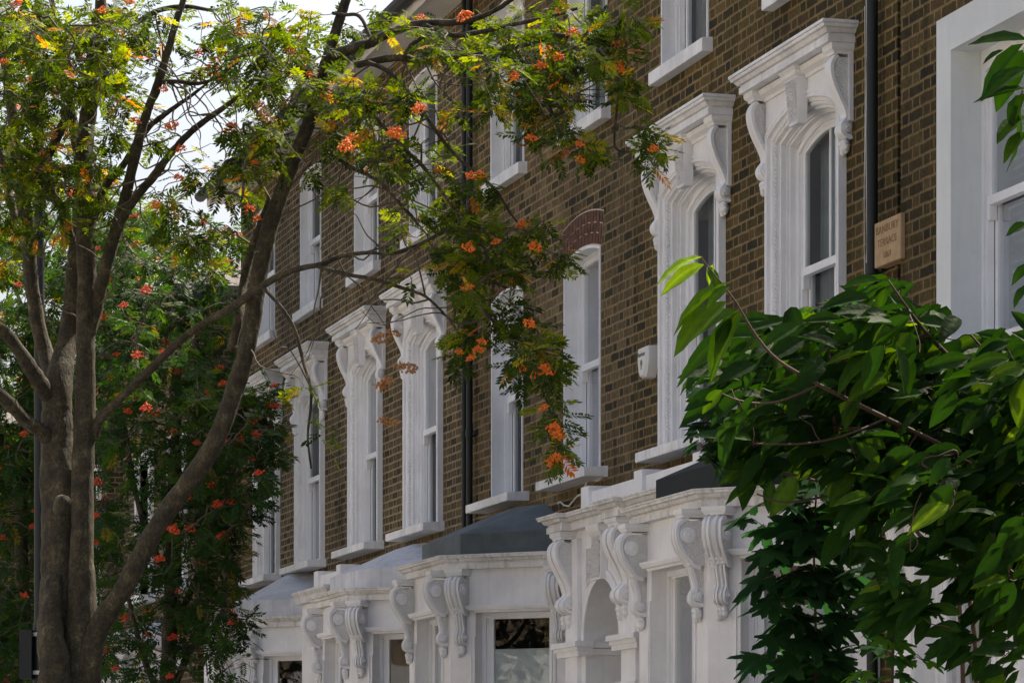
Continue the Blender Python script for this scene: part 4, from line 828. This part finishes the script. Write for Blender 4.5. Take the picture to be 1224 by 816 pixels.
br((112,520,17.9,6.1),(120,500,17.85,5.8),(143,477,17.7,5.4),(178,443,17.6,5.0),(212,410,17.5,4.8),(246,385,17.4,4.6),(283,364,17.2,4.8),(313,342,17,4.5),(347,324,16.9,3.6),(383,316,16.8,3.2),(408,306,16.8,2.9),(440,302,16.7,2.3),(468,304,16.7,1.3),(500,296,16.7,0.7))
br((380,318,16.8,2.8),(410,327,16.7,2.6),(448,334,16.6,2.4),(480,344,16.6,2.2),(508,354,16.5,1.8),(530,374,16.5,1.4))
br((276,420,17.3,5.5),(285,382,17.3,5.5),(291,339,17.4,5.5),(300,300,17.4,5),(310,272,17.3,4.6),(322,240,17.3,4))
br((380,95,17.2,8),(392,72,17.1,7),(409,62,17,6.4),(428,56,16.9,6.2),(445,50,16.9,6),(460,42,16.8,5.5),(478,35,16.8,5),(498,29,16.7,4.6),(520,27,16.7,4.4),(545,27,16.6,4.2),(570,22,16.6,3.6),(600,8,16.6,3),(625,-12,16.6,2.5))
br((505,29,16.7,3.4),(540,42,16.6,3.2),(575,38,16.5,3),(610,30,16.5,2.8),(650,22,16.4,2.4),(690,10,16.4,2))
br((425,78,17,4),(456,71,16.9,4.6),(482,69,16.8,4.4),(501,73,16.8,4.2),(537,70,16.7,3.8),(576,65,16.6,3.4),(605,60,16.6,3.2),(640,50,16.5,3),(661,42,16.4,2.8),(690,46,16.4,2.6),(708,53,16.4,2.4),(726,72,16.3,2.2),(739,97,16.3,2),(737,133,16.3,1.6),(735,175,16.3,1.4),(752,182,16.3,1))
br((482,69,16.8,3),(492,54,16.7,2.8),(503,46,16.7,2.6),(517,35,16.6,2.4))
br((445,50,16.9,2.6),(430,20,17,2.4),(412,18,17.1,2.2),(398,16,17.2,2.2))
br((441,75,16.9,3),(468,88,16.8,2.8),(492,115,16.7,2.6),(515,148,16.6,2.4),(535,175,16.6,2.2),(560,200,16.5,2),(590,225,16.5,1.8),(610,255,16.5,1.6))
br((430,120,16.9,2.8),(458,150,16.8,2.8),(482,176,16.7,2.6),(508,202,16.6,2.4),(530,232,16.6,2.2),(552,262,16.5,2),(575,290,16.5,1.8),(590,330,16.5,1.7),(585,372,16.5,1.6),(600,400,16.4,1.5),(625,425,16.4,1.4),(645,460,16.4,1.3),(660,500,16.4,1.2),(665,545,16.4,1))
br((600,65,16.6,2),(628,82,16.5,2),(650,110,16.5,1.8),(662,140,16.4,1.7),(672,165,16.4,1.4))
br((390,180,17,2.6),(420,200,16.9,2.6),(450,215,16.8,2.4),(475,240,16.7,2.2),(500,268,16.7,2))
br((313,342,17,2.6),(335,366,16.9,2.4),(352,394,16.9,2.4),(362,430,16.9,2.2),(372,470,16.8,1.8),(368,520,16.8,1.4),(372,560,16.8,1.2))
br((468,304,16.7,2),(505,290,16.6,2),(530,278,16.6,2),(560,276,16.6,1.8),(590,280,16.5,1.5))
mb_tr = mb; trA = obj('trunk', mb_tr, M['bark'], None, smooth=True); fix_parent(trA, TA)
# pruning stub
k = MB(); k.tube([rp_(72,608,17.6), rp_(74,600,17.45), rp_(78,600,17.4)], [.04,.042,.036], 12); so_ = obj('stub', k, M['bark'], None, smooth=True); fix_parent(so_, TA)
CL = []
for e in [(x_, y_, rx_, ry_, max(1, round(n_*(.64 if x_ > 360 else 1.0))), Y_, s_) for x_, y_, rx_, ry_, n_, Y_, s_ in [(55,30,75,45,44,18.1,.8),(100,90,60,45,26,17.5,.3),(30,70,40,60,20,17.6,.3),(150,25,45,28,14,17.6,.3),(320,70,50,40,12,17,.3),(40,190,40,50,18,17.7,.4),(95,230,36,45,14,17.7,.3),(20,290,26,40,8,17.9,.4),(150,150,30,40,7,17.8,.4),(250,290,40,24,8,17.4,.3),(275,215,30,26,7,17.3,.25),(330,175,26,34,7,17.1,.25),(220,270,30,20,6,17.4,.3),(40,100,60,40,22,18.1,.8),(130,45,50,35,20,18,.7),(18,160,30,35,9,18.2,.6),(75,140,40,40,11,18.1,.7),(20,225,30,40,9,18.2,.6),(130,110,30,30,8,17.9,.6),(125,180,22,40,7,17.9,.6),
          (30,250,30,30,6,18.2,.5),(190,70,25,22,3,17.7,.5),(230,25,40,16,4,17.7,.4),(250,75,28,22,7,17.5,.4),(300,62,45,32,17,17.4,.5),(300,20,60,18,9,17.5,.5),(345,100,40,34,14,17.3,.5),(300,100,28,26,8,17.4,.4),(355,40,35,30,10,17.3,.5),
          (292,170,14,30,5,17.3,.3),(302,205,16,24,6,17.2,.3),(318,150,20,30,7,17.2,.4),(196,165,20,12,2,17.6,.3),(215,210,26,14,3,17.7,.3),(180,238,28,12,4,17.7,.4),
          (385,100,30,28,9,17,.4),(430,100,34,30,9,16.9,.4),(420,150,34,34,11,16.9,.4),(465,140,40,36,15,16.7,.4),(500,110,34,30,9,16.7,.4),(440,195,36,30,9,16.8,.4),(395,205,26,26,6,16.9,.3),(480,195,34,28,10,16.7,.4),(475,250,40,22,6,16.7,.4),
          (515,40,40,24,10,16.7,.4),(560,40,34,28,10,16.6,.4),(600,55,40,36,18,16.5,.4),(645,45,42,38,24,16.45,.4),(695,35,45,34,24,16.4,.4),(740,30,22,26,9,16.35,.3),(735,75,24,26,11,16.3,.3),(690,88,34,26,15,16.4,.3),(640,100,36,26,14,16.5,.3),(590,110,30,26,9,16.5,.3),
          (752,120,20,24,7,16.3,.2),(772,165,17,18,7,16.3,.2),(775,185,12,12,4,16.3,.2),(690,128,20,20,7,16.4,.3),(648,145,20,20,7,16.4,.3),(640,165,14,10,3,16.4,.2),(683,172,26,16,9,16.4,.2),(705,178,16,10,4,16.4,.2),
          (545,150,24,30,5,16.6,.3),(520,215,34,20,8,16.6,.3),(560,225,26,26,8,16.5,.3),(545,262,42,22,14,16.55,.3),(590,290,46,26,22,16.5,.3),(632,285,26,20,9,16.45,.3),(668,314,24,10,5,16.4,.15),(565,325,34,30,15,16.5,.3),(605,335,26,24,9,16.5,.3),
          (560,375,24,34,14,16.5,.3),(598,380,26,30,13,16.45,.3),(625,400,30,24,12,16.4,.3),(645,430,26,20,11,16.4,.25),(560,415,20,18,6,16.5,.2),(618,440,18,16,6,16.4,.2),(655,465,16,18,7,16.4,.2),(664,500,12,20,6,16.4,.2),(665,535,10,14,4,16.4,.15),(672,508,8,10,2,16.4,.1),
          (520,300,30,14,5,16.6,.2),(480,335,22,12,2,16.6,.2),(362,462,8,6,1,16.8,.1),(378,520,8,6,1,16.8,.1),(400,40,26,24,4,17.1,.3),(465,20,30,16,5,16.9,.3)]]:
    CL += ell(*e)
twA, dA = grow(nodesA, CL, .0019)
# bare crooked twigs
for (a, b, Y, n, sp) in [(235,170,17.5,10,40),(215,150,17.6,8,40),(270,185,17.4,7,26),(440,180,16.8,9,50),(480,160,16.7,8,50),(410,230,16.9,9,50),(470,290,16.7,6,50),(150,230,17.7,8,45),(130,300,17.8,9,50),(200,60,17.6,8,50),(360,440,16.9,5,22),(460,400,16.7,5,30),(80,200,17.9,10,60),(30,330,17.9,8,40),(560,120,16.6,8,50),(660,90,16.4,8,50)]:
    st = np.array(nodesA); c0 = rp_(a, b, Y)
    for _ in range(n):
        p = st[np.argsort(np.linalg.norm(st-c0, axis=1))[rng.integers(0, 90)]]; q = rp_(a+rng.normal(0, sp*.9), b+rng.normal(0, sp*.8), Y+rng.normal(0,.25)); pts = [p]; L = np.linalg.norm(q-p)
        for t in (.25,.45,.65,.82,1): pts.append(p+(q-p)*t+rng.normal(0, .03*L, 3))
        twA.tube(catmull(pts, 3), np.linspace(.0055, .0015, 16), 5, cap=False)
tw = obj('branchwork', twA, M['twig'], None, smooth=True); fix_parent(tw, TA); tw['kind'] = 'stuff'
rowan_crown(TA, CL, dA, 6, 8, .122, M['rowan'], .46, .2, fall=.03)
bp = [(155,3),(285,40),(318,22),(262,92),(240,62),(275,155),(162,145),(216,178),(196,107),(160,122),(186,246),(213,212),(70,285),(84,230),(52,60),(96,70),(30,95),(140,40),(635,165),(694,192),(781,178),(693,172),(560,343),(572,418),(563,428),(577,408),(625,441),(652,442),(641,447),(650,487),(663,513),(667,520),(664,545),(660,552),(593,289),(639,295),(633,387),(560,296),(562,210),(420,165),(414,175),(475,160),(468,158),(555,20),(672,10),(685,40),(645,80),(613,90),(740,52),(655,60),(500,130),(330,90),(310,80),(298,250),(308,262),(205,150),(345,60),(392,110)]
put_berries(TA, [rp_(a, b, (17.9 if a < 150 else 17.4 if a < 400 else 16.05)+rng.normal(0,.08)) for a, b in bp], BM, .9)
put_berries(TA, [CL[i]-FV*.15 for i in rng.choice(len(CL), 28, replace=False)], BM, .8)
put_berries(TA, [rp_(a, b, 16.6 if a > 300 else 17.7) for a, b in [(455,405),(470,398),(462,455),(455,462),(458,502),(470,505),(490,440),(478,437),(62,163),(75,203),(312,128),(320,140),(70,175)]], BD, name='seed_head')
# ---- rowans farther along
def back_rowan(label, trunk, limbs, ells, nb, size, mat, tint, leaves, berry, fall=.04, sub=1., bsc=1.):
    T = thing('rowan_tree', tuple(rp_(trunk[0][0], 950+EYE*F/trunk[0][2], trunk[0][2])), label, 'tree', 'rowan trees behind the near one')
    nd = []; mb = MB(); limb(mb, trunk, nd, 10, .03)
    for l in limbs: limb(mb, l, nd, 8, .05)
    CLs = []
    for e in ells: CLs += ell(*e)
    twm, dd = grow(nd, CLs, .0026)
    o = obj('trunk', mb, M['bark'], None, smooth=True); fix_parent(o, T); o = obj('branchwork', twm, M['twig'], None, smooth=True); fix_parent(o, T); o['kind'] = 'stuff'
    rowan_crown(T, CLs, dd, *leaves, size, mat, tint, .14, fall=fall)
    ii = rng.choice(len(CLs), nb, replace=False); put_berries(T, [CLs[i]-FV*.25+RV*rng.normal(0,.05) for i in ii], berry, bsc)
    return T
YB = 27.
back_rowan('rowan hung with red berries in front of the end of the brick row', [(196,950+EYE*F/YB,YB,18),(196,900,YB,12),(200,800,YB,10),(205,700,YB,8),(206,600,YB,7),(212,480,YB,5),(215,380,YB,3)],
    [[(200,760,YB,5),(235,690,YB,4),(262,600,26.6,3),(300,520,26.2,2)],[(205,700,YB,5),(170,620,YB,4),(150,520,YB,3),(140,430,YB,2)],[(200,850,YB,5),(225,780,YB,4),(262,740,26.5,3),(270,690,26.3,2)],[(206,600,YB,4),(240,520,26.7,3),(270,440,26.5,2)],[(195,840,YB,5),(170,780,YB,3.6),(150,700,YB,2.5)]],
    [(200,320,70,36,45,YB,.7),(160,400,56,60,81,YB,.8),(235,400,50,56,64,26.8,.7),(200,500,90,60,113,YB,.8),(270,520,38,50,45,26.4,.5),(306,490,32,34,35,26,.3),(322,540,22,36,16,26,.3),(180,600,90,50,72,YB,.7),(262,610,40,44,35,26.5,.5),(300,590,24,34,12,26.1,.3),(150,680,60,46,32,YB,.6),(240,700,44,50,40,26.6,.5),(272,760,26,50,24,26.3,.4),(185,770,70,44,37,YB,.5),(255,285,28,20,13,YB,.4),(140,300,30,30,16,YB,.5),(272,650,20,30,9,26.2,.3)],
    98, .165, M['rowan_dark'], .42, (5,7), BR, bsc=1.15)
YC = 37.
back_rowan('rowan half hidden behind the left trunks and lamp post', [(30,950+EYE*F/YC,YC,12),(30,800,YC,9),(25,650,YC,8),(30,500,YC,6),(40,380,YC,4),(60,300,YC,2)],
    [[(28,700,YC,5),(60,620,YC,4),(100,540,YC,3)],[(25,620,YC,5),(0,520,YC,4),(-20,430,YC,3)],[(30,500,YC,4),(80,420,YC,3),(120,360,YC,2)]],
    [(50,300,80,50,74,YC,1),(110,380,60,70,102,YC,1),(20,420,60,60,102,YC,1),(60,520,80,60,119,YC,1),(10,600,50,60,81,YC,.9),(90,640,50,60,61,YC,.9),(20,720,50,60,85,YC,.9),(0,790,60,40,57,YC,.8),(110,760,40,50,40,YC,.8),(150,280,50,40,44,YC,1)],
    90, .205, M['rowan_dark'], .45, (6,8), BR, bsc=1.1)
YD = 52.
back_rowan('pale sunlit rowan farthest down the street, showing between the trunks', [(120,950+EYE*F/YD,YD,9),(120,700,YD,7),(125,500,YD,5),(130,350,YD,3)],
    [[(120,560,YD,4),(60,440,YD,3),(20,350,YD,2)],[(122,520,YD,4),(190,400,YD,3),(230,320,YD,2)]],
    [(60,330,80,60,50,YD,1.2),(180,330,70,60,60,YD,1.2),(120,260,80,40,30,YD,1.2),(230,380,40,50,30,YD,1),(100,440,100,60,60,YD,1.2),(30,230,40,40,24,YD,1),(20,150,40,40,16,YD,1),(90,190,40,40,18,YD,1),(0,280,40,60,24,YD,1)],
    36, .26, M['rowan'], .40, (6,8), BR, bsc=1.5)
# ---- lamp column with its bracketed box
t = thing('lamp_post', tuple(rp_(47, 950+EYE*F/22, 22)), 'slim dark lamp post with strapped-on box behind the left trunks', 'lamp post')
pb = rp_(47, 950+EYE*F/22, 22); x0, y0 = pb[0], pb[1]
k = MB(); k.tube([(x0,y0,0),(x0,y0,1.1),(x0,y0,1.15),(x0,y0,2.7),(x0,y0,2.75),(x0,y0,5.4),(x0,y0,5.45),(x0,y0,6.6)], [.075,.075,.042,.042,.034,.034,.032,.028], 14); fix_parent(obj('post', k, M['black'], None, auto=40), t)
k = MB(); k.tube([(x0,y0,6.55),(x0,y0,6.75),(x0-.05,y0-.25,6.9),(x0-.1,y0-.6,6.92)], .02, 8); k.ball((x0-.13,y0-.8,6.9), (.12,.28,.06), 12, 8); fix_parent(obj('lantern', k, M['black'], None, smooth=True), t)
k = MB(); bx = np.array([x0,y0,0])-RV*.085; zc = EYE+(950-782)/F*22
T0 = Matrix(((RV[0],FV[0],0,bx[0]),(RV[1],FV[1],0,bx[1]),(0,0,1,zc),(0,0,0,1))); k.T = T0; k.box(-.035,.045,-.09,.09,-.16,.16); k.box(-.030,-.0351,-.08,.08,-.15,.15); fix_parent(obj('control_box', k, M['black'], None), t)
for zz in (-.13, .12):
    k = MB(); k.tube([(x0,y0,zc+zz),(x0,y0,zc+zz+.025)], .050, 14); fix_parent(obj('strap', k, M['plastic'], None, auto=40), t)
# ---- cherry in the near garden, right
def leaf_tmpl(nl=9, curve=.22, fold=.16):
    V = []; Fq = []
    for i in range(nl):
        t = i/(nl-1); w = .235*(math.sin(math.pi*min(1, t**.82))**.85)*(1-.15*t) if 0 < t < 1 else .003
        for s_ in (-1, -.5, 0, .5, 1): V.append((t, s_*w, -curve*t*t+abs(s_)*w*fold*2.2+(.012*math.sin(i*2.4) if abs(s_) == 1 else 0)))
    for i in range(nl-1):
        for j in range(4): Fq.append((i*5+j, (i+1)*5+j, (i+1)*5+j+1, i*5+j+1))
    return np.array(V), np.array(Fq)
CT_ = [leaf_tmpl(9, c, f) for c, f in ((.06,.2),(.16,.25),(.26,.15))]
def serrate(tv): return tv
TCH = thing('cherry_tree', tuple(rp_(1330, 950+EYE*F/9, 9)), 'broad-leaved cherry reaching in from the right edge, in front of the white bay', 'tree')
nodesC = []; mb = MB()
limb(mb, [(1335,950+EYE*F/9,9,60),(1335,1300,9,50),(1330,1000,9,44),(1320,800,9,38),(1310,600,9,30),(1320,400,9,24),(1340,200,9,18),(1350,0,8.8,12)], [], 12, .03)
def cb(*pts): limb(mb, [(a_, b_, c_, d_*.6) for a_, b_, c_, d_ in pts], nodesC, 7, .05)
cb((1315,700,9,14),(1240,600,9.9,8),(1150,545,9.8,6),(1060,500,9.7,5),(980,460,9.5,4),(930,430,9.3,3.2),(903,400,9.1,2.6),(880,362,8.9,2.1),(862,338,8.8,1.6),(838,308,8.7,1.1))
cb((1312,620,9,12),(1220,500,10.0,7),(1150,440,9.9,5),(1110,400,9.9,4),(1086,370,9.8,3),(1062,335,9.8,2))
cb((1150,545,9.9,5),(1080,570,9.9,4),(1000,590,9.8,3),(940,600,9.7,2.2),(905,590,9.6,1.5))
cb((1315,660,9,9),(1250,610,10.0,5),(1180,560,10.0,4),(1120,600,9.9,3.2),(1060,620,9.9,2.4))
cb((1318,820,9,10),(1220,850,9.7,5),(1180,815,9.6,4),(1140,765,9.6,3.2),(1110,715,9.6,2.6),(1075,690,9.6,2),(1040,700,9.6,1.2))
cb((1320,400,9,10),(1280,430,10.0,6),(1220,440,10.0,4),(1190,430,10.0,3),(1160,400,10.0,2))
cb((1330,250,9.9,8),(1270,130,9.2,4),(1235,100,9.0,3),(1222,110,8.9,2),(1215,150,8.9,1.4))
cb((1330,320,9.9,7),(1270,260,9.2,4),(1240,250,9.0,3),(1228,300,9.0,2))
cb((980,460,9.6,3),(930,480,9.5,2.4),(890,480,9.4,2),(862,470,9.3,1.4))
cb((1060,500,9.8,3),(1010,520,9.7,2.4),(960,530,9.6,2),(900,530,9.5,1.4))
def in_poly(x, y, P):
    c = False
    for i in range(len(P)):
        (x1, y1), (x2, y2) = P[i], P[i-1]
        if (y1 > y) != (y2 > y) and x < (x2-x1)*(y-y1)/(y2-y1)+x1: c = not c
    return c
POLY = [(868,425),(905,395),(955,392),(1000,385),(1040,350),(1075,345),(1100,375),(1150,385),(1200,400),(1290,390),(1290,720),(1235,725),(1190,640),(1130,600),(1065,585),(1010,560),(960,545),(920,555),(893,530),(870,500),(850,470)]
CN = []
while len(CN) < 330:
    x, y = rng.uniform(840, 1290), rng.uniform(340, 800)
    if in_poly(x, y, POLY): CN.append(rp_(x, y, rng.normal(10.1, .32)))
for e in [(1120,650,50,30,7,9.6,.1),(1080,690,30,24,4,9.6,.1),(1110,720,24,20,3,9.6,.1),(1145,770,20,24,3,9.6,.1),(1190,680,34,34,12,9.7,.1),(1222,700,20,40,9,9.7,.1),(1210,790,20,20,3,9.6,.1)]: CN += ell(*e)
for e in [(1110,560,60,36,14,9.7,.15),(1180,600,50,50,16,9.7,.15),(1060,545,40,30,10,9.8,.15),(1040,600,26,24,5,9.8,.1)]: CN += ell(*e)
twC, dC = grow(nodesC, CN, .0013)
fix_parent(obj('trunk', mb, M['redtwig'], None, smooth=True), TCH); o = obj('branchwork', twC, M['redtwig'], None, smooth=True); o['kind'] = 'stuff'; fix_parent(o, TCH)
P = []; D = []; U = []; S_ = []; T = []
for c, d in zip(CN, dC):
    for q in range(int(rng.integers(4, 7))):
        a = rng.normal(-2.62, .48)                    # image-plane angle: left and down
        v = RV*math.cos(a)+UV*math.sin(a)+FV*rng.normal(0, .45); v = v+d*.1
        P.append(c+rng.normal(0, .035, 3)); D.append(v); U.append(UV*.75+RV*rng.normal(0,.4)-FV*rng.normal(.75,.5)); S_.append(rng.uniform(.085, .15)); T.append(np.clip(rng.normal(.36, .2), .0, .85))
for (x0, y0, x1, y1, Y, tt) in [(840,307,783,325,8.75,.95),(842,316,790,350,8.80,.92),(852,316,847,340,8.80,.85),(870,338,800,388,8.80,.7),(872,342,842,362,8.75,.6),(868,360,806,420,8.85,.75),(884,370,812,412,8.90,.7),(886,372,838,440,8.90,.6),(874,380,856,420,8.90,.5),(880,395,815,448,9.00,.5),(845,318,862,345,8.80,.6),  # high tints colour the tip leaves as sunlit
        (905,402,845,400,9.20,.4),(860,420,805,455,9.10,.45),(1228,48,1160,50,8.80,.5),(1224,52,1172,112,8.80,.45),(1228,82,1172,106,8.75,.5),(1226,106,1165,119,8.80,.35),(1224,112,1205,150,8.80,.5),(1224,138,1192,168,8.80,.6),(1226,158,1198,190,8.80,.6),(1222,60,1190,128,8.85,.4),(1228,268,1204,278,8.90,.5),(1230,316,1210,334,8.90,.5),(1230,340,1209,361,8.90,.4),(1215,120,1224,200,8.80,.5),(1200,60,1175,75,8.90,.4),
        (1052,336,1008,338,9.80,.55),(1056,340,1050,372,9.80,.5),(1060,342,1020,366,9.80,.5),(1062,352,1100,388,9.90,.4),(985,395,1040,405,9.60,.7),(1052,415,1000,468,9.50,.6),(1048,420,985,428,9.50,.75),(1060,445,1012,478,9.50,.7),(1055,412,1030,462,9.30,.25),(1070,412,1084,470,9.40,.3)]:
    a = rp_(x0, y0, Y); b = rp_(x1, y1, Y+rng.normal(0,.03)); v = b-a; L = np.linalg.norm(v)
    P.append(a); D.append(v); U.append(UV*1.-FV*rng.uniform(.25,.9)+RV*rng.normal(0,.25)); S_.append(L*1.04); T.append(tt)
P, D, U, S_, T = map(np.array, (P, D, U, S_, T)); idx = rng.integers(0, 3, len(P))
Vs = []; Fs = []; Ts = []; off = 0
for k in range(3):
    s_ = idx == k; tv, tf = CT_[k]; x = D[s_]/np.linalg.norm(D[s_], axis=1)[:,None]; y = np.cross(U[s_], x); y /= np.linalg.norm(y, axis=1)[:,None]; z = np.cross(x, y)
    V = (tv[None,:,0,None]*x[:,None,:]+tv[None,:,1,None]*y[:,None,:]+tv[None,:,2,None]*z[:,None,:])*S_[s_][:,None,None]+P[s_][:,None,:]; n, kk = V.shape[:2]
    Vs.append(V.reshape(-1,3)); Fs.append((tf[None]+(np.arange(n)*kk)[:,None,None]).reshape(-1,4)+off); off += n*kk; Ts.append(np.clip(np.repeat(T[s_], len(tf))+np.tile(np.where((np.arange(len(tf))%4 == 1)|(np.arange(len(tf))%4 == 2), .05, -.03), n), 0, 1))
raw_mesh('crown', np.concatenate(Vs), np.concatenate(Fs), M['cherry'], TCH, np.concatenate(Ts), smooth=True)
# ---- sycamore saplings
def lobed():
    R = []; n = 60
    for i in range(n):
        a = -math.pi*.93+2*math.pi*.93*i/(n-1); l = max(math.exp(-((a-c)/w)**2)*h for c, h, w in ((0,1.,.30),(.88,.86,.27),(-.88,.86,.27),(1.75,.58,.25),(-1.75,.58,.25)))
        r = .40+.55*l+.035*(1 if i % 2 else -1)
        if abs(a) > 2.4: r = .30+.1*(math.pi-abs(a))
        R.append((r*math.cos(a), r*math.sin(a), -.22*r*r))
    V = [(0,0,0)]+[(x, y, z) for x, y, z in R]; Ft = [(0, i, i+1) for i in range(1, n)]
    return np.array(V), np.array(Ft)
LV, LF = lobed()
def sapling(label, stem, specs, tint, group='sycamore saplings in the near garden', size=.1):
    T = thing('sycamore_sapling', tuple(rp_(stem[0][0], 950+EYE*F/stem[0][2], stem[0][2])), label, 'sapling', group)
    mb = MB(); nd = []; limb(mb, stem, nd, 6, .02)
    P = []; D = []; U = []; S_ = []; T_ = []
    for (x, y, Y, n, sz) in specs:
        c = rp_(x, y, Y)
        for q in range(n):
            ang = rng.uniform(0, 2*math.pi) if n > 2 else (0 if q else math.pi)+rng.normal(0,.5); h = RV*math.cos(ang)+FV*math.sin(ang); pl = sz*rng.uniform(.25, .8); e = c+h*pl+UV*rng.uniform(-.01,.03)
            mb.tube([c, c+(e-c)*.5+UV*.012, e], .0013, 4, cap=False); P.append(e); D.append(h*1.+UV*rng.uniform(-.75,-.1)); U.append(UV-FV*rng.uniform(.0,.55)+rng.normal(0,.18,3)); S_.append(sz*rng.uniform(.75,1.15)); T_.append(np.clip(rng.normal(tint,.12),0,1))
    fix_parent(obj('stem', mb, M['redtwig'], None, smooth=True), T)
    instance_leaves('leaves', LV, LF, np.array(P), np.array(D), np.array(U), np.array(S_), np.array(T_), M['maple'], T, .02)
sp1 = [(974+rng.normal(0,3), y, 10.8, 5, .115) for y in range(575, 900, 18)]+[(935,665,10.8,3,.11),(950,660,10.8,3,.11),(930,700,10.8,3,.12),(930,745,10.8,3,.12),(1000,640,10.8,3,.11),(1040,720,10.8,3,.12),(1025,780,10.8,3,.12),(925,790,10.8,3,.12),(960,800,10.8,4,.12),(930,640,10.8,3,.1),(925,725,10.8,3,.11),(1010,600,10.8,3,.1),(920,605,10.7,2,.11),(1020,690,10.8,4,.12),(935,690,10.8,3,.12),(1010,740,10.8,4,.12),(930,770,10.8,3,.12),(915,630,10.8,2,.11),(1030,660,10.8,3,.12)]
sapling('tall dark sycamore sapling with lobed leaves before the white bay window', [(972,950+EYE*F/10.8,10.8,4),(974,900,10.8,2.2),(975,760,10.8,1.7),(973,650,10.8,1.3),(978,555,10.8,1)], sp1, .25)
sapling('small bright green sycamore seedling at the foot of the cherry leaves', [(1062,950+EYE*F/9.6,9.6,3),(1066,850,9.6,2),(1070,760,9.6,1.6),(1068,700,9.6,1)], [(1068,y,9.6,3,.06) for y in range(700,860,22)]+[(1040,760,9.6,3,.06),(1100,730,9.6,3,.055),(1105,790,9.6,3,.06),(1030,810,9.6,3,.06)], .75)
sapling('dark sycamore shoot standing up beside the drainpipe above the cherry', [(1150,950+EYE*F/10.6,10.6,4),(1150,760,10.6,3),(1100,640,10.4,2.6),(1020,560,10,2.2),(996,500,9.8,1.9),(991,430,9.8,1.4),(990,372,9.8,.9)], [(990,y,9.8,3,.055) for y in (372,380,398,412,430)]+[(960,395,9.8,2,.05),(1008,366,9.8,2,.05),(965,372,9.8,2,.045)], .3)
sapling('dark sycamore shoot at the left end of the cherry foliage', [(1170,950+EYE*F/10.8,10.8,4),(1165,760,10.8,3),(1090,625,10.6,2.4),(960,570,10.2,1.9),(880,560,10,1.5),(852,530,9.9,1.2),(842,478,9.9,.8)], [(842,y,9.9,3,.05) for y in (478,492,506,520,536,552)]+[(862,510,9.9,3,.05),(866,540,9.9,3,.055)], .2)
#TREES-END
# ---------------------------------------------------------------- world, sun, camera
w = bpy.data.worlds.new('World'); SC.world = w; w.use_nodes = True; nt = w.node_tree
sky = nt.nodes.new('ShaderNodeTexSky'); sky.sky_type = 'NISHITA'; sky.sun_disc = False
SUNH = (-.5, .866); EL = math.atan(1.42*.866)
sky.sun_elevation = EL; sky.sun_rotation = math.atan2(SUNH[0], SUNH[1]); sky.air_density = 1.; sky.dust_density = 7.0; sky.ozone_density = 1.
bg = nt.nodes['Background']; tint = nt.nodes.new('ShaderNodeMix'); tint.data_type = 'RGBA'; tint.blend_type = 'MULTIPLY'; tint.inputs[0].default_value = 1; tint.inputs[7].default_value = (1.0, 1.0, 1.0, 1)
nt.links.new(sky.outputs[0], tint.inputs[6]); nt.links.new(tint.outputs[2], bg.inputs[0]); bg.inputs[1].default_value = .245
sl = bpy.data.lights.new('sun', 'SUN'); sl.energy = 9.5; sl.angle = math.radians(.5); sl.color = (1, .90, .74)
so = bpy.data.objects.new('sun', sl); COL.objects.link(so)
sd = Vector((SUNH[0]*math.cos(EL), SUNH[1]*math.cos(EL), math.sin(EL))); so.rotation_euler = sd.to_track_quat('Z', 'Y').to_euler(); so.location = (0,0,30)
cd = bpy.data.cameras.new('camera'); co = bpy.data.objects.new('camera', cd); COL.objects.link(co)
co.location = (0, -PD, EYE); co.rotation_euler = (math.pi/2, 0, math.pi/2-TH)
cd.sensor_width = 36; cd.lens = 36*F/1224; cd.shift_y = (YV-408)/1224; cd.clip_end = 2000; cd.clip_start = .1
SC.camera = co
SC.view_settings.view_transform = 'Standard'; SC.view_settings.look = 'None'; SC.view_settings.exposure = 0
SC.render.engine = 'CYCLES'; SC.cycles.max_bounces = 8; SC.cycles.transparent_max_bounces = 16; SC.cycles.use_denoising = True
